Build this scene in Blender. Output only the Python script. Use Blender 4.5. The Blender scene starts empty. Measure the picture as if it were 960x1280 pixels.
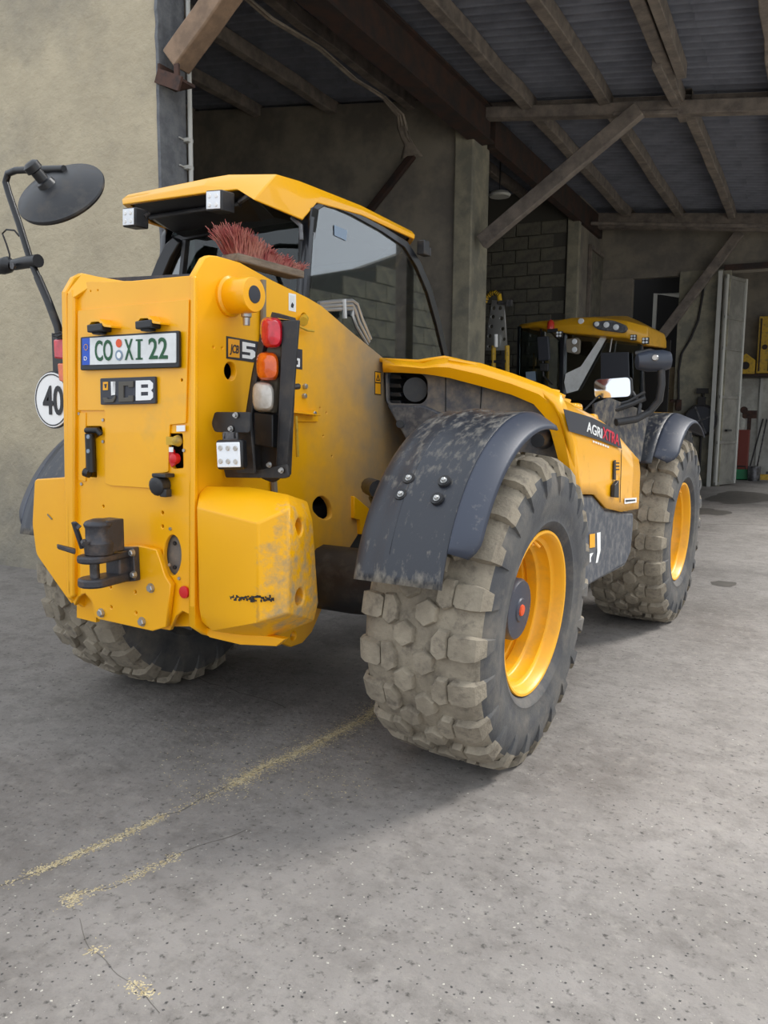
import bpy, bmesh, math, random
from mathutils import Vector, Matrix, noise
C = bpy.context.scene.collection
random.seed(7)
PI = math.pi
# ------------------------------------------------------------------ camera
CAM = Vector((2.256, -3.015, 1.391)); YAW, PITCH, ROLL, FPX = .5459, -.1207, .0098, 1015.5
_r = Vector((math.cos(YAW), math.sin(YAW), 0))
_f = Vector((-math.sin(YAW)*math.cos(PITCH), math.cos(YAW)*math.cos(PITCH), math.sin(PITCH)))
_u = _r.cross(_f)
RV = _r*math.cos(ROLL) + _u*math.sin(ROLL); UV = -_r*math.sin(ROLL) + _u*math.cos(ROLL); FV = _f
cd = bpy.data.cameras.new('camera'); cam = bpy.data.objects.new('camera', cd); C.objects.link(cam)
cam.matrix_world = Matrix(((RV.x, UV.x, -FV.x, CAM.x), (RV.y, UV.y, -FV.y, CAM.y), (RV.z, UV.z, -FV.z, CAM.z), (0, 0, 0, 1)))
cd.sensor_fit = 'VERTICAL'; cd.sensor_height = 36; cd.lens = FPX/1280*36; cd.clip_start = .05; cd.clip_end = 300
bpy.context.scene.camera = cam
# ------------------------------------------------------------------ sky, exposure
W = bpy.data.worlds.new('sky'); bpy.context.scene.world = W; W.use_nodes = True
nt = W.node_tree; bg = nt.nodes['Background']
tc = nt.nodes.new('ShaderNodeTexCoord'); sx = nt.nodes.new('ShaderNodeSeparateXYZ'); rp = nt.nodes.new('ShaderNodeValToRGB')
nt.links.new(tc.outputs['Generated'], sx.inputs[0]); nt.links.new(sx.outputs['Z'], rp.inputs[0]); nt.links.new(rp.outputs[0], bg.inputs[0])
rp.color_ramp.elements[0].position = 0; rp.color_ramp.elements[0].color = (.80, .86, .95, 1)
rp.color_ramp.elements[1].position = .6; rp.color_ramp.elements[1].color = (.86, .92, 1, 1)
bg.inputs[1].default_value = 1.0
sd = bpy.data.lights.new('sun', 'SUN'); sd.energy = 4.2; sd.angle = math.radians(22); sd.color = (1, .97, .93)
so = bpy.data.objects.new('sun', sd); C.objects.link(so); so.rotation_euler = Vector((-.38, -.62, -.68)).to_track_quat('-Z', 'Y').to_euler()
vs = bpy.context.scene.view_settings; vs.view_transform = 'Standard'; vs.look = 'None'; vs.gamma = 1; vs.exposure = .62; vs.use_curve_mapping = False

# ------------------------------------------------------------------ measuring helpers
BA = math.radians(3.7)       # the building stands 3.7 degrees off the machine's axis
def at(u, v, x=None, y=None, z=None):
    """point on a machine-frame plane measured through photograph pixel u, v"""
    d = FV + RV*((u-480)/FPX) + UV*((640-v)/FPX)
    if x is not None: t = (x-CAM.x)/d.x
    elif y is not None: t = (y-CAM.y)/d.y
    else: t = (z-CAM.z)/d.z
    return CAM + d*t
def wb(x, y, z): return Vector((x*math.cos(BA)-y*math.sin(BA), x*math.sin(BA)+y*math.cos(BA), z))
# ------------------------------------------------------------------ materials
def lin(c): return tuple(((v/255)/12.92 if v/255 <= .04045 else ((v/255+.055)/1.055)**2.4) for v in c)+(1,)
def mat(name, col, rough=.6, metal=0, col2=None, scale=5, lo=.4, hi=.6, detail=6, bump=0, bscale=60, dust_or_shade=None, dscale=3, dlo=.5, dhi=.75,
        dgrad=None, coat=0, spec=.5, stretch=(1,1,1), emit=None, trans=0, space='Object'):
    m = bpy.data.materials.new(name); m.use_nodes = True; n = m.node_tree; L = n.links; b = n.nodes['Principled BSDF']
    b.inputs['Roughness'].default_value = rough; b.inputs['Metallic'].default_value = metal
    b.inputs['Coat Weight'].default_value = coat; b.inputs['Specular IOR Level'].default_value = spec
    b.inputs['Transmission Weight'].default_value = trans
    b.inputs['Base Color'].default_value = lin(col)
    if emit: b.inputs['Emission Color'].default_value = lin(col); b.inputs['Emission Strength'].default_value = emit
    if not (col2 or dust_or_shade or bump): return m
    t = n.nodes.new('ShaderNodeTexCoord'); mp = n.nodes.new('ShaderNodeMapping'); mp.inputs['Scale'].default_value = stretch
    L.new(t.outputs[space], mp.inputs[0])
    def nz(s, d=detail):
        k = n.nodes.new('ShaderNodeTexNoise'); k.inputs['Scale'].default_value = s; k.inputs['Detail'].default_value = d
        k.inputs['Roughness'].default_value = .65; L.new(mp.outputs[0], k.inputs['Vector']); return k
    def mr(src, a, c):
        k = n.nodes.new('ShaderNodeMapRange'); k.inputs[1].default_value = a; k.inputs[2].default_value = c; L.new(src, k.inputs[0]); return k.outputs[0]
    def mix(f, a, c):
        k = n.nodes.new('ShaderNodeMix'); k.data_type = 'RGBA'
        if isinstance(f, float): k.inputs[0].default_value = f
        else: L.new(f, k.inputs[0])
        for i, q in ((6, a), (7, c)):
            if isinstance(q, tuple): k.inputs[i].default_value = q
            else: L.new(q, k.inputs[i])
        return k.outputs[2]
    c = lin(col)
    if col2: c = mix(mr(nz(scale).outputs[0], lo, hi), c, lin(col2))
    if dust_or_shade:
        src = nz(dscale, 10).outputs[0]
        if dgrad:      # wheel dirt, and painted shade on the plaster: (axis, plain end, toned end, weight)
            sp = n.nodes.new('ShaderNodeSeparateXYZ'); L.new(t.outputs[space], sp.inputs[0])
            for ax, g0, g1, w in dgrad:
                g = mr(sp.outputs[ax], g0, g1)
                ma = n.nodes.new('ShaderNodeMath'); ma.operation = 'MULTIPLY_ADD'; L.new(g, ma.inputs[0]); ma.inputs[1].default_value = w; L.new(src, ma.inputs[2]); src = ma.outputs[0]
        f = mr(src, dlo, dhi); c = mix(f, c, lin(dust_or_shade))
        L.new(mr(f, -.2, 1.4), b.inputs['Roughness']) if rough < .5 else None
        if rough < .5:
            k = n.nodes.new('ShaderNodeMapRange'); k.inputs[3].default_value = rough; k.inputs[4].default_value = .9; L.new(f, k.inputs[0]); L.new(k.outputs[0], b.inputs['Roughness'])
    if not isinstance(c, tuple): L.new(c, b.inputs['Base Color'])
    if bump:
        k = n.nodes.new('ShaderNodeBump'); k.inputs['Strength'].default_value = bump; k.inputs['Distance'].default_value = .01
        L.new(nz(bscale, 8).outputs[0], k.inputs['Height']); L.new(k.outputs[0], b.inputs['Normal'])
    return m
YEL = (247, 178, 0)
M = {}
M['yellow'] = mat('yellow_paint', YEL, .32, col2=(243, 172, 0), scale=2, coat=.25, dust_or_shade=(176, 150, 96), dscale=3, dlo=.62, dhi=1.1)
M['yellow_dusty'] = mat('yellow_paint_dusty', YEL, .42, dust_or_shade=(140, 128, 108), dscale=2.2, dlo=.62, dhi=1.3, dgrad=((1, -.25, .42, .75),))
M['yellow_splash'] = mat('yellow_paint_splashed', YEL, .4, dust_or_shade=(162, 144, 112), dscale=20, dlo=.82, dhi=1.12, dgrad=((2, .95, .55, .2), (0, .36, .54, .38)))
M['yellow_hood'] = mat('yellow_hood_paint', (253, 180, 8), .3, coat=.3, dust_or_shade=(168, 142, 100), dscale=9, dlo=.72, dhi=1.1, dgrad=((1, .95, .4, .12), (2, 1.35, .95, .2)))
M['rim'] = mat('yellow_rim_paint', (246, 176, 24), .4, dust_or_shade=(170, 130, 70), dscale=7, dlo=.5, dhi=1.0)
M['plastic'] = mat('black_fender_plastic', (44, 47, 54), .38, dust_or_shade=(150, 143, 130), dscale=38, dlo=.60, dhi=.95, stretch=(1, .45, .45), dgrad=((2, 1.05, 1.38, .14), (2, .9, .81, .32)), bump=.1, bscale=120)
M['pod'] = mat('blue_black_plastic', (50, 56, 68), .35)
M['plastic_blue'] = mat('blue_black_fender_edge', (54, 60, 74), .45, dust_or_shade=(150, 146, 138), dscale=26, dlo=.58, dhi=1.0)
M['tank'] = mat('dusty_dark_cover', (70, 74, 82), .6, dust_or_shade=(138, 136, 132), dscale=22, dlo=.45, dhi=.85, bump=.15, bscale=90)
M['panel_dusty'] = mat('dust_caked_dark_panel', (78, 82, 90), .6, dust_or_shade=(146, 136, 120), dscale=8, dlo=.42, dhi=.72, bump=.15)
M['mud_panel'] = mat('mud_streaked_panel', (66, 68, 74), .7, dust_or_shade=(138, 130, 114), dscale=34, dlo=.42, dhi=.72, stretch=(1, 1, .4))
M['rubber'] = mat('tyre_sidewall_rubber', (66, 67, 70), .75, col2=(86, 85, 83), scale=6, dust_or_shade=(128, 120, 108), dscale=5, dlo=.5, dhi=.85, bump=.2, bscale=70)
M['tread'] = mat('dusty_tread_rubber', (126, 117, 102), .9, col2=(156, 146, 128), scale=9, lo=.35, hi=.65, dust_or_shade=(98, 90, 80), dscale=20, dlo=.52, dhi=.72, bump=.5, bscale=90)
M['black'] = mat('black_painted_steel', (34, 35, 38), .45, dust_or_shade=(92, 86, 78), dscale=12, dlo=.5, dhi=1.0)
M['black_clean'] = mat('black_plastic', (22, 23, 26), .4)
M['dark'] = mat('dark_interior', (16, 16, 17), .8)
M['frame_black'] = mat('cab_frame_black', (14, 17, 24), .3, coat=.4)
M['steel'] = mat('worn_grey_steel', (112, 112, 114), .45, .7, col2=(70, 68, 68), scale=12)
M['bolt'] = mat('zinc_bolt', (178, 178, 176), .35, .8)
M['hitch'] = mat('hitch_cast_steel', (64, 64, 68), .42, .4, col2=(104, 92, 84), scale=14, lo=.5, hi=.75, bump=.3, bscale=80)
M['glass'] = mat('cab_glass', (150, 165, 165), .02, trans=1)
M['glass'].node_tree.nodes['Principled BSDF'].inputs['IOR'].default_value = 2.3
M['rear_glass'] = mat('tinted_rear_glass', (120, 135, 132), .02, trans=1)
M['beacon_red'] = mat('beacon_lens', (206, 58, 44), .3, coat=.4)
M['lamp_glass'] = mat('lamp_face', (236, 240, 244), .2, coat=.6)
M['white'] = mat('white_sheet', (232, 234, 234), .35, col2=(214, 216, 214), scale=6)
M['white_paint'] = mat('white_print', (240, 240, 238), .5)
M['green_print'] = mat('green_print', (22, 84, 48), .5)
M['blue_print'] = mat('blue_print', (20, 80, 190), .4)
M['red_print'] = mat('red_print', (214, 40, 66), .5)
M['orange_print'] = mat('orange_print', (224, 84, 36), .5)
M['grey_print'] = mat('grey_print', (132, 150, 170), .5)
M['dark_print'] = mat('dark_print', (34, 34, 36), .5)
M['decal'] = mat('dark_decal', (48, 50, 58), .45)
M['embossed'] = mat('embossed_dark_plastic', (84, 80, 72), .6)
M['yellow_print'] = mat('yellow_print', (244, 172, 30), .5)
M['red_lens'] = mat('red_lens', (214, 24, 48), .18, coat=.6, col2=(180, 18, 36), scale=20)
M['orange_lens'] = mat('orange_lens', (232, 104, 18), .18, coat=.6, col2=(206, 84, 12), scale=20)
M['white_lens'] = mat('clear_lens', (196, 192, 184), .2, coat=.5, col2=(176, 170, 160), scale=20)
M['grey_dust'] = mat('dusty_grey_plastic', (128, 120, 106), .8)
M['lever'] = mat('yellow_lever', (200, 160, 40), .5, dust_or_shade=(100, 90, 60), dscale=20)
M['bristle'] = mat('red_bristle', (150, 72, 70), .85, col2=(176, 118, 104), scale=14)
M['old_wood'] = mat('weathered_wood', (134, 118, 100), .8, col2=(104, 92, 78), scale=8, stretch=(6, 1, 6), bump=.3)
M['plaster'] = mat('beige_plaster', (186, 174, 148), .92, col2=(166, 155, 132), scale=2.2, lo=.35, hi=.7, detail=12, dust_or_shade=(112, 110, 104), dscale=1.4, dlo=.55, dhi=1.1, dgrad=((2, 1.3, .2, .45), (2, 3.9, 5.2, .35)), bump=1.0, bscale=9)  # shade painted in towards the wall top; also darker towards the base
M['grey_plaster'] = mat('rough_grey_render', (112, 114, 116), .95, col2=(92, 94, 98), scale=9, lo=.4, hi=.6, bump=.9, bscale=40)
M['column'] = mat('column_render', (158, 152, 132), .95, col2=(126, 124, 112), scale=3, bump=.6, bscale=14)
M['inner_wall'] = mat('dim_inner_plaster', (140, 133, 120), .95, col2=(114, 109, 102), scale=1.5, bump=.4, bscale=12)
M['block'] = mat('concrete_block', (118, 114, 100), .95, col2=(96, 94, 86), scale=5, bump=.5, bscale=40)
M['mortar'] = mat('mortar', (84, 82, 76), .95)
M['sheet'] = mat('fibre_cement_sheet', (128, 132, 144), .9, col2=(98, 102, 114), scale=2.2, lo=.3, hi=.7, bump=.2)
M['timber'] = mat('grey_old_timber', (138, 128, 118), .85, col2=(100, 93, 88), scale=5, lo=.35, hi=.65, stretch=(1, 1, 1), bump=.5, bscale=30)
M['timber_brown'] = mat('brown_timber', (142, 118, 96), .8, col2=(118, 98, 80), scale=6, bump=.3)
M['steel_beam'] = mat('dark_rusty_beam', (44, 38, 36), .8, col2=(64, 44, 36), scale=4)
M['rust'] = mat('rusty_bracket', (78, 54, 44), .85, col2=(54, 42, 38), scale=12)
M['pipe'] = mat('grey_white_conduit', (182, 182, 176), .5)
M['cloth'] = mat('dirty_fabric', (128, 118, 106), .95, col2=(104, 96, 86), scale=6)
M['door'] = mat('grey_metal_door', (134, 132, 124), .6, col2=(112, 110, 104), scale=3, bump=.1)
M['door_beige'] = mat('beige_board', (166, 150, 122), .8, col2=(146, 132, 106), scale=3)
M['white_wall'] = mat('whitewashed_wall', (188, 188, 180), .9, col2=(160, 158, 150), scale=3)
M['grain'] = mat('barley_grain', (196, 182, 146), .8, col2=(160, 144, 108), scale=40)
M['chip'] = mat('pale_chip', (178, 173, 162), .8)
M['stone'] = mat('dark_chip', (70, 68, 66), .9)
M['hose_yellow'] = mat('yellow_hose', (206, 164, 30), .5)
M['extinguisher'] = mat('faded_red_paint', (150, 60, 52), .5)
M['rope'] = mat('black_hose', (40, 38, 38), .7)
M['red'] = mat('red_plastic', (206, 28, 32), .35)
M['tool_green'] = mat('green_plastic', (44, 130, 84), .5)
M['tool_red'] = mat('red_brown_paint', (120, 56, 46), .7)
M['mirror_glass'] = mat('mirror_glass', (225, 228, 230), .03, 1)
M['seat'] = mat('seat_fabric', (46, 46, 50), .8)
M['cab_paint'] = mat('cab_yellow_roof', YEL, .3, coat=.4)
M['cab_paint_far'] = mat('far_yellow_roof', (226, 168, 34), .35, coat=.2, dust_or_shade=(150, 130, 90), dscale=5, dlo=.5, dhi=1.1)
for _n in M['plaster'].node_tree.nodes:
    if _n.type == 'BUMP': _n.inputs['Distance'].default_value = .025
# floor: mottled, worn concrete
def floor_mat():
    m = bpy.data.materials.new('worn_concrete'); m.use_nodes = True; n = m.node_tree; L = n.links; b = n.nodes['Principled BSDF']
    t = n.nodes.new('ShaderNodeTexCoord')
    def nz(s, d=8, r=.6, off=0):
        mp = n.nodes.new('ShaderNodeMapping'); mp.inputs['Location'].default_value = (off, off*.7, 0); L.new(t.outputs['Object'], mp.inputs[0])
        k = n.nodes.new('ShaderNodeTexNoise'); k.inputs['Scale'].default_value = s; k.inputs['Detail'].default_value = d; k.inputs['Roughness'].default_value = r
        L.new(mp.outputs[0], k.inputs['Vector']); return k.outputs[0]
    def mr(src, a, c):
        k = n.nodes.new('ShaderNodeMapRange'); k.inputs[1].default_value = a; k.inputs[2].default_value = c; L.new(src, k.inputs[0]); return k.outputs[0]
    def mix(f, a, c):
        k = n.nodes.new('ShaderNodeMix'); k.data_type = 'RGBA'; L.new(f, k.inputs[0])
        for i, q in ((6, a), (7, c)):
            if isinstance(q, tuple): k.inputs[i].default_value = q
            else: L.new(q, k.inputs[i])
        return k.outputs[2]
    c = mix(mr(nz(1.6), .35, .68), lin((120, 115, 110)), lin((138, 133, 128)))
    c = mix(mr(nz(7, 12, .75, 3), .48, .80), c, lin((88, 83, 78)))
    c = mix(mr(nz(.7, 8, .7, 9), .50, .78), c, lin((88, 82, 76)))
    c = mix(mr(nz(38, 4, .6, 5), .58, .72), c, lin((70, 67, 63)))
    c = mix(mr(nz(14, 8, .7, 25), .52, .75), c, lin((142, 137, 130)))
    
    L.new(c, b.inputs['Base Color']); b.inputs['Roughness'].default_value = .82
    k = n.nodes.new('ShaderNodeBump'); k.inputs['Strength'].default_value = .55; k.inputs['Distance'].default_value = .012
    L.new(nz(26, 12, .7), k.inputs['Height']); L.new(k.outputs[0], b.inputs['Normal'])
    return m
M['floor'] = floor_mat()
M['dark_patch'] = mat('dark_floor_patch', (70, 66, 60), .7, col2=(84, 79, 72), scale=9)
M['yard'] = mat('pale_bounce_concrete', (206, 201, 190), .9, col2=(188, 182, 170), scale=1)
M['crack'] = mat('dark_crack', (92, 87, 80), .95)

# ------------------------------------------------------------------ building helpers
def link(name, me, mats, parent=None, smooth=False, bevel=0, seg=2):
    o = bpy.data.objects.new(name, me)
    for m in (mats if isinstance(mats, (list, tuple)) else [mats]):
        if not me.materials or len(me.materials) < (len(mats) if isinstance(mats, (list, tuple)) else 1): me.materials.append(M[m] if isinstance(m, str) else m)
    C.objects.link(o)
    if parent: o.parent = parent
    if smooth:
        me.shade_smooth()
        try: me.set_sharp_from_angle(angle=math.radians(38))
        except Exception: pass
    if bevel:
        b = o.modifiers.new('bevel', 'BEVEL'); b.width = bevel; b.segments = seg; b.limit_method = 'ANGLE'; b.angle_limit = math.radians(35)
        for p in me.polygons: p.use_smooth = True
        try: me.set_sharp_from_angle(angle=math.radians(30))
        except Exception: pass
    return o
class MB:
    def __init__(s): s.bm = bmesh.new(); s.mi = 0
    def faces(s, fs):
        for f in fs: f.material_index = s.mi
    def prism(s, pts, vec):
        vec = Vector(vec); pts = [Vector(p) for p in pts]
        a = [s.bm.verts.new(p) for p in pts]; b = [s.bm.verts.new(p+vec) for p in pts]; n = len(a)
        fs = [s.bm.faces.new(a), s.bm.faces.new(b[::-1])]
        for i in range(n): fs.append(s.bm.faces.new((a[i], b[i], b[(i+1) % n], a[(i+1) % n])))
        s.faces(fs); return s
    def box(s, c, size, rot=None):
        c = Vector(c); h = Vector(size)/2; R = rot or Matrix.Identity(3)
        v = [s.bm.verts.new(c + R @ Vector((h.x*i, h.y*j, h.z*k))) for i in (-1, 1) for j in (-1, 1) for k in (-1, 1)]
        s.faces([s.bm.faces.new([v[i] for i in q]) for q in ((0,1,3,2), (4,6,7,5), (0,4,5,1), (2,3,7,6), (0,2,6,4), (1,5,7,3))]); return s
    def bar(s, p, q, w, h, up=(0, 0, 1)):
        p, q = Vector(p), Vector(q); d = (q-p); L_ = d.length; d.normalize(); sd_ = d.cross(Vector(up)).normalized(); u2 = sd_.cross(d)
        R = Matrix((d, sd_, u2)).transposed(); return s.box((p+q)/2, (L_, w, h), R)
    def tube(s, pts, r, n=10, cap=True):
        pts = [Vector(p) for p in pts]; rings = []; rr = r if isinstance(r, (list, tuple)) else [r]*len(pts); pu = None
        for i, p in enumerate(pts):
            d = (pts[min(i+1, len(pts)-1)]-pts[max(i-1, 0)]).normalized()
            if pu is None: pu = d.orthogonal().normalized()
            pu = (pu - d*pu.dot(d)).normalized(); q = d.cross(pu)
            rings.append([s.bm.verts.new(p+(pu*math.cos(2*PI*k/n)+q*math.sin(2*PI*k/n))*rr[i]) for k in range(n)])
        fs = []
        for a, b in zip(rings, rings[1:]):
            for k in range(n): fs.append(s.bm.faces.new((a[k], a[(k+1) % n], b[(k+1) % n], b[k])))
        if cap: fs += [s.bm.faces.new(rings[0][::-1]), s.bm.faces.new(rings[-1])]
        s.faces(fs); return s
    def lathe(s, prof, o, ax, n=32, cap=True):
        """prof: (distance along axis, radius)"""
        o, ax = Vector(o), Vector(ax).normalized(); u = ax.orthogonal().normalized(); w = ax.cross(u); rings = []
        for t, r in prof: rings.append([s.bm.verts.new(o+ax*t+(u*math.cos(2*PI*k/n)+w*math.sin(2*PI*k/n))*r) for k in range(n)])
        fs = []
        for a, b in zip(rings, rings[1:]):
            for k in range(n): fs.append(s.bm.faces.new((a[k], b[k], b[(k+1) % n], a[(k+1) % n])))
        if cap: fs += [s.bm.faces.new(rings[0]), s.bm.faces.new(rings[-1][::-1])]
        s.faces(fs); return s
    def grid(s, rows, thick=None):
        """rows of points -> sheet; thick: function(i, j) or vector giving the second side"""
        A = [[s.bm.verts.new(p) for p in r] for r in rows]; fs = []
        for i in range(len(A)-1):
            for j in range(len(A[0])-1): fs.append(s.bm.faces.new((A[i][j], A[i+1][j], A[i+1][j+1], A[i][j+1])))
        s.faces(fs); return s
    def hexa(s, c, n, r, h): 
        return s.lathe([(0, r), (h*.8, r), (h, r*.8)], c, n, 6)
    def build(s, name, mats, parent=None, smooth=False, bevel=0, seg=2, solid=0):
        bmesh.ops.recalc_face_normals(s.bm, faces=s.bm.faces)
        me = bpy.data.meshes.new(name); s.bm.to_mesh(me); s.bm.free()
        o = link(name, me, mats, parent, smooth, 0 if solid else bevel, seg)
        if solid:
            k = o.modifiers.new('solid', 'SOLIDIFY'); k.thickness = solid; k.offset = 0
            if bevel: b = o.modifiers.new('bevel', 'BEVEL'); b.width = bevel; b.segments = 2; b.limit_method = 'ANGLE'
        return o
def mesh_of_curve(ob):
    dg = bpy.context.evaluated_depsgraph_get(); me = bpy.data.meshes.new_from_object(ob.evaluated_get(dg)); cu = ob.data
    bpy.data.objects.remove(ob); bpy.data.curves.remove(cu); return me
def plate(name, outer, holes, thick, mats, parent, bevel=.003, n=None):
    """flat plate with real holes; outer: 3D coplanar points, holes: lists of 3D points; thick goes along n from the outline"""
    outer = [Vector(p) for p in outer]
    o = outer[0]; n = Vector(n).normalized(); ux = n.orthogonal().normalized(); uy = n.cross(ux)
    cu = bpy.data.curves.new('c', 'CURVE'); cu.dimensions = '2D'; cu.fill_mode = 'BOTH'; cu.extrude = max(thick/2-bevel, 0); cu.bevel_depth = bevel; cu.offset = -bevel; cu.bevel_resolution = 1
    for loop in [outer]+holes:
        sp = cu.splines.new('POLY'); sp.points.add(len(loop)-1); sp.use_cyclic_u = True
        for q, p in zip(sp.points, loop): d = Vector(p)-o; q.co = (d.dot(ux), d.dot(uy), 0, 1)
    ob = bpy.data.objects.new('c', cu); C.objects.link(ob); me = mesh_of_curve(ob)
    me.materials.clear()
    me.transform(Matrix(((ux.x, uy.x, n.x, o.x+n.x*thick/2), (ux.y, uy.y, n.y, o.y+n.y*thick/2), (ux.z, uy.z, n.z, o.z+n.z*thick/2), (0, 0, 0, 1))))
    return link(name, me, mats, parent)
def text(name, s, size, o, ux, uy, mats, parent, xs=1, depth=.001, bold=0, spacing=1, shear=0):
    cu = bpy.data.curves.new('t', 'FONT'); cu.body = s; cu.size = size; cu.extrude = depth; cu.offset = bold; cu.space_character = spacing; cu.shear = shear; cu.resolution_u = 4
    ob = bpy.data.objects.new('t', cu); C.objects.link(ob); me = mesh_of_curve(ob); me.materials.clear()
    ux, uy, o = Vector(ux).normalized(), Vector(uy).normalized(), Vector(o); n = ux.cross(uy)
    me.transform(Matrix(((ux.x*xs, uy.x, n.x, o.x), (ux.y*xs, uy.y, n.y, o.y), (ux.z*xs, uy.z, n.z, o.z), (0, 0, 0, 1))))
    return link(name, me, mats, parent)
def circ(c, r, a, b, n=20): c, a, b = Vector(c), Vector(a), Vector(b); return [c+a*math.cos(2*PI*k/n)*r+b*math.sin(2*PI*k/n)*r for k in range(n)]
def rnd(pts, r=.02, k=4):
    """round the corners of a closed 3D polygon"""
    out = []; n = len(pts); pts = [Vector(p) for p in pts]
    for i in range(n):
        p, a, b = pts[i], pts[i-1], pts[(i+1) % n]; da, db = a-p, b-p; rr = min(r, da.length*.45, db.length*.45)
        A, B = p+da.normalized()*rr, p+db.normalized()*rr
        for j in range(k+1): t = j/k; out.append(A*(1-t)**2+p*2*t*(1-t)+B*t*t)
    return out
def px(pts, **k): return [at(u, v, **k) for u, v in pts]
def thing(name, label, cat, loc=(0, 0, 0), rz=0, group=None):
    o = bpy.data.objects.new(name, None); C.objects.link(o); o.location = loc; o.rotation_euler.z = rz; o['label'] = label; o['category'] = cat
    o.empty_display_size = .1
    if group: o['group'] = group
    return o
def tag(o, label, cat, group=None):
    o['label'] = label; o['category'] = cat
    if group: o['group'] = group
    return o
def struct(o, label=None):
    o['kind'] = 'structure'
    if label: o['label'] = label
    return o
def ren(o, label): o['label'] = label; return o
X, Y, Z = Vector((1, 0, 0)), Vector((0, 1, 0)), Vector((0, 0, 1))
def bld(o): o.rotation_euler.z = BA; return o
# ================================================================== THE SETTING (building frame, rotated by BA)
m = MB(); m.prism([(-40, -40, -.2), (40, -40, -.2), (40, 60, -.2), (-40, 60, -.2)], (0, 0, .2))
struct(m.build('floor', 'floor'), 'worn grey concrete floor with grain in its cracks')
m = MB(); m.box((24.9, 15, .01), (40, 80, .02)); struct(m.build('floor_bounce_slab', 'yard'), 'added pale yard slab, out of view, bouncing sunlight into the hall')  # unseen pale slab, added to bounce sunlight up to the hall roof
def roofz(x): return 5.55-.12*(x+2)
# facade wall with its rough end face
XC, YF = -2.13, 1.65; XF = -2.37
m = MB(); m.prism([(-14, YF, 0), (XF-.005, YF, 0), (XF-.005, YF, roofz(XF)-.05), (-14, YF, roofz(-14)-.05)], (0, .26, 0))
wl = struct(bld(m.build('wall_front', 'plaster')), 'beige plastered wall with grey end face left of the hall opening')
# end face with its own rough grey render
m = MB(); rows = []
for k in range(60):
    z = k*(roofz(XC)-.06)/59; rows.append([(XF+.012+.01*noise.noise(Vector((3, 0, z*14))), YF-.008+.02*noise.noise(Vector((0, 0, z*11))), z), (XF+.022, YF+.13, z), (XF+.015, YF+.275, z)])
m.grid(rows); m.build('grey_render', 'grey_plaster', wl, solid=.03)
# inner frame wall and its column
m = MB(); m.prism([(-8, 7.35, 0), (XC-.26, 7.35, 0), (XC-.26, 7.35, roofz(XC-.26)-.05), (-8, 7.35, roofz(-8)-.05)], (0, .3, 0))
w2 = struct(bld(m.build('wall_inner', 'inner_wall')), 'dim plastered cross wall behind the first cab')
m = MB()
rows = []
m.box((XC-.13, 7.6, 2.6), (.27, .62, 5.2))
c2 = m.build('column', 'column', w2, bevel=.02)
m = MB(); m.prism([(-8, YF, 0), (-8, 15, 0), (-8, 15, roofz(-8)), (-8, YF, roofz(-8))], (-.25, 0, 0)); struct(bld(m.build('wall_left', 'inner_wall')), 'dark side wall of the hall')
# roof sheets
ceil = struct(bld(bpy.data.objects.new('ceiling', None)), 'corrugated grey roof sheets on old timber purlins'); C.objects.link(ceil)
def sheet_mesh(LX, PY, n, skip=()):
    m = MB(); rows = []
    for j in range(n*8+1):
        y = j/8*PY; z = .040*math.cos(j/8*2*PI); rows.append([(0, y, z), (LX/2, y, z-.12*LX/2), (LX, y, z-.12*LX)])
    m.grid(rows)
    if skip:
        m.bm.faces.ensure_lookup_table(); bmesh.ops.delete(m.bm, geom=[m.bm.faces[i] for i in skip], context='FACES')
    o = m.build('corrugated_sheet', 'sheet', ceil); return o
proto = sheet_mesh(1.55, .177, 6); x0 = -8.2; first = True
for i in range(8):
    for j in range(13):
        o = proto if first else proto.copy()
        if not first: C.objects.link(o)
        first = False
        xx = x0+i*1.5; o.location = (xx, YF-.1+j*1.05, roofz(xx)+.03+.008*random.random()); o.rotation_euler = (0, math.radians(random.uniform(-.25, .25)), 0)
# purlins
pl = []
for xx, w, h in ((-6.9, .12, .16), (-5.7, .13, .17), (-4.3, .13, .17), (-3.1, .12, .16), (-1.42, .14, .18), (-.5, .13, .17), (.45, .13, .17), (1.42, .13, .17), (2.5, .13, .17), (3.5, .13, .17)):
    for ya, yb in ((1.7, 7.55), (7.5, 14.6)):
        dx = random.uniform(-.05, .05); zc = roofz(xx)-h/2-.01
        m = MB(); n = 10; rows = []
        pts = [Vector((xx+dx+.03*noise.noise(Vector((k*.7, xx, 1))), ya+(yb-ya)*k/n, zc+.012*noise.noise(Vector((k, xx, 5))))) for k in range(n+1)]
        for p, q in zip(pts, pts[1:]): pass
        R = [[p+Vector((sx*w/2, 0, sz*h/2)) for sx, sz in ((-1, -1), (1, -1), (1, 1), (-1, 1), (-1, -1))] for p in pts]
        m.grid(R); bmesh.ops.remove_doubles(m.bm, verts=m.bm.verts, dist=1e-5)
        m.build('purlin', 'timber', ceil, bevel=.01)
# spliced doubled purlin pieces near the cross beam
for a, b in (((.36, 6.2), (.40, 8.0)), ((.58, 3.6), (.56, 6.6))):
    m = MB(); m.bar((a[0], a[1], roofz(.45)-.13), (b[0], b[1], roofz(.45)-.14), .1, .17); m.build('purlin_splice', 'timber', ceil, bevel=.008)
# long steel beam over the column row, with flange
m = MB(); m.box((XC+.05, 4.6, 5.2), (.14, 6.0, .42)); m.box((XC+.05, 4.6, 5.0), (.26, 6.0, .03)); m.box((XC+.05, 4.6, 5.42), (.26, 6.0, .03))
m.build('long_beam', 'steel_beam', ceil)
m = MB(); m.box((XC+.05, 11, 5.2), (.14, 6.4, .4)); m.build('long_beam', 'steel_beam', ceil)
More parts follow.
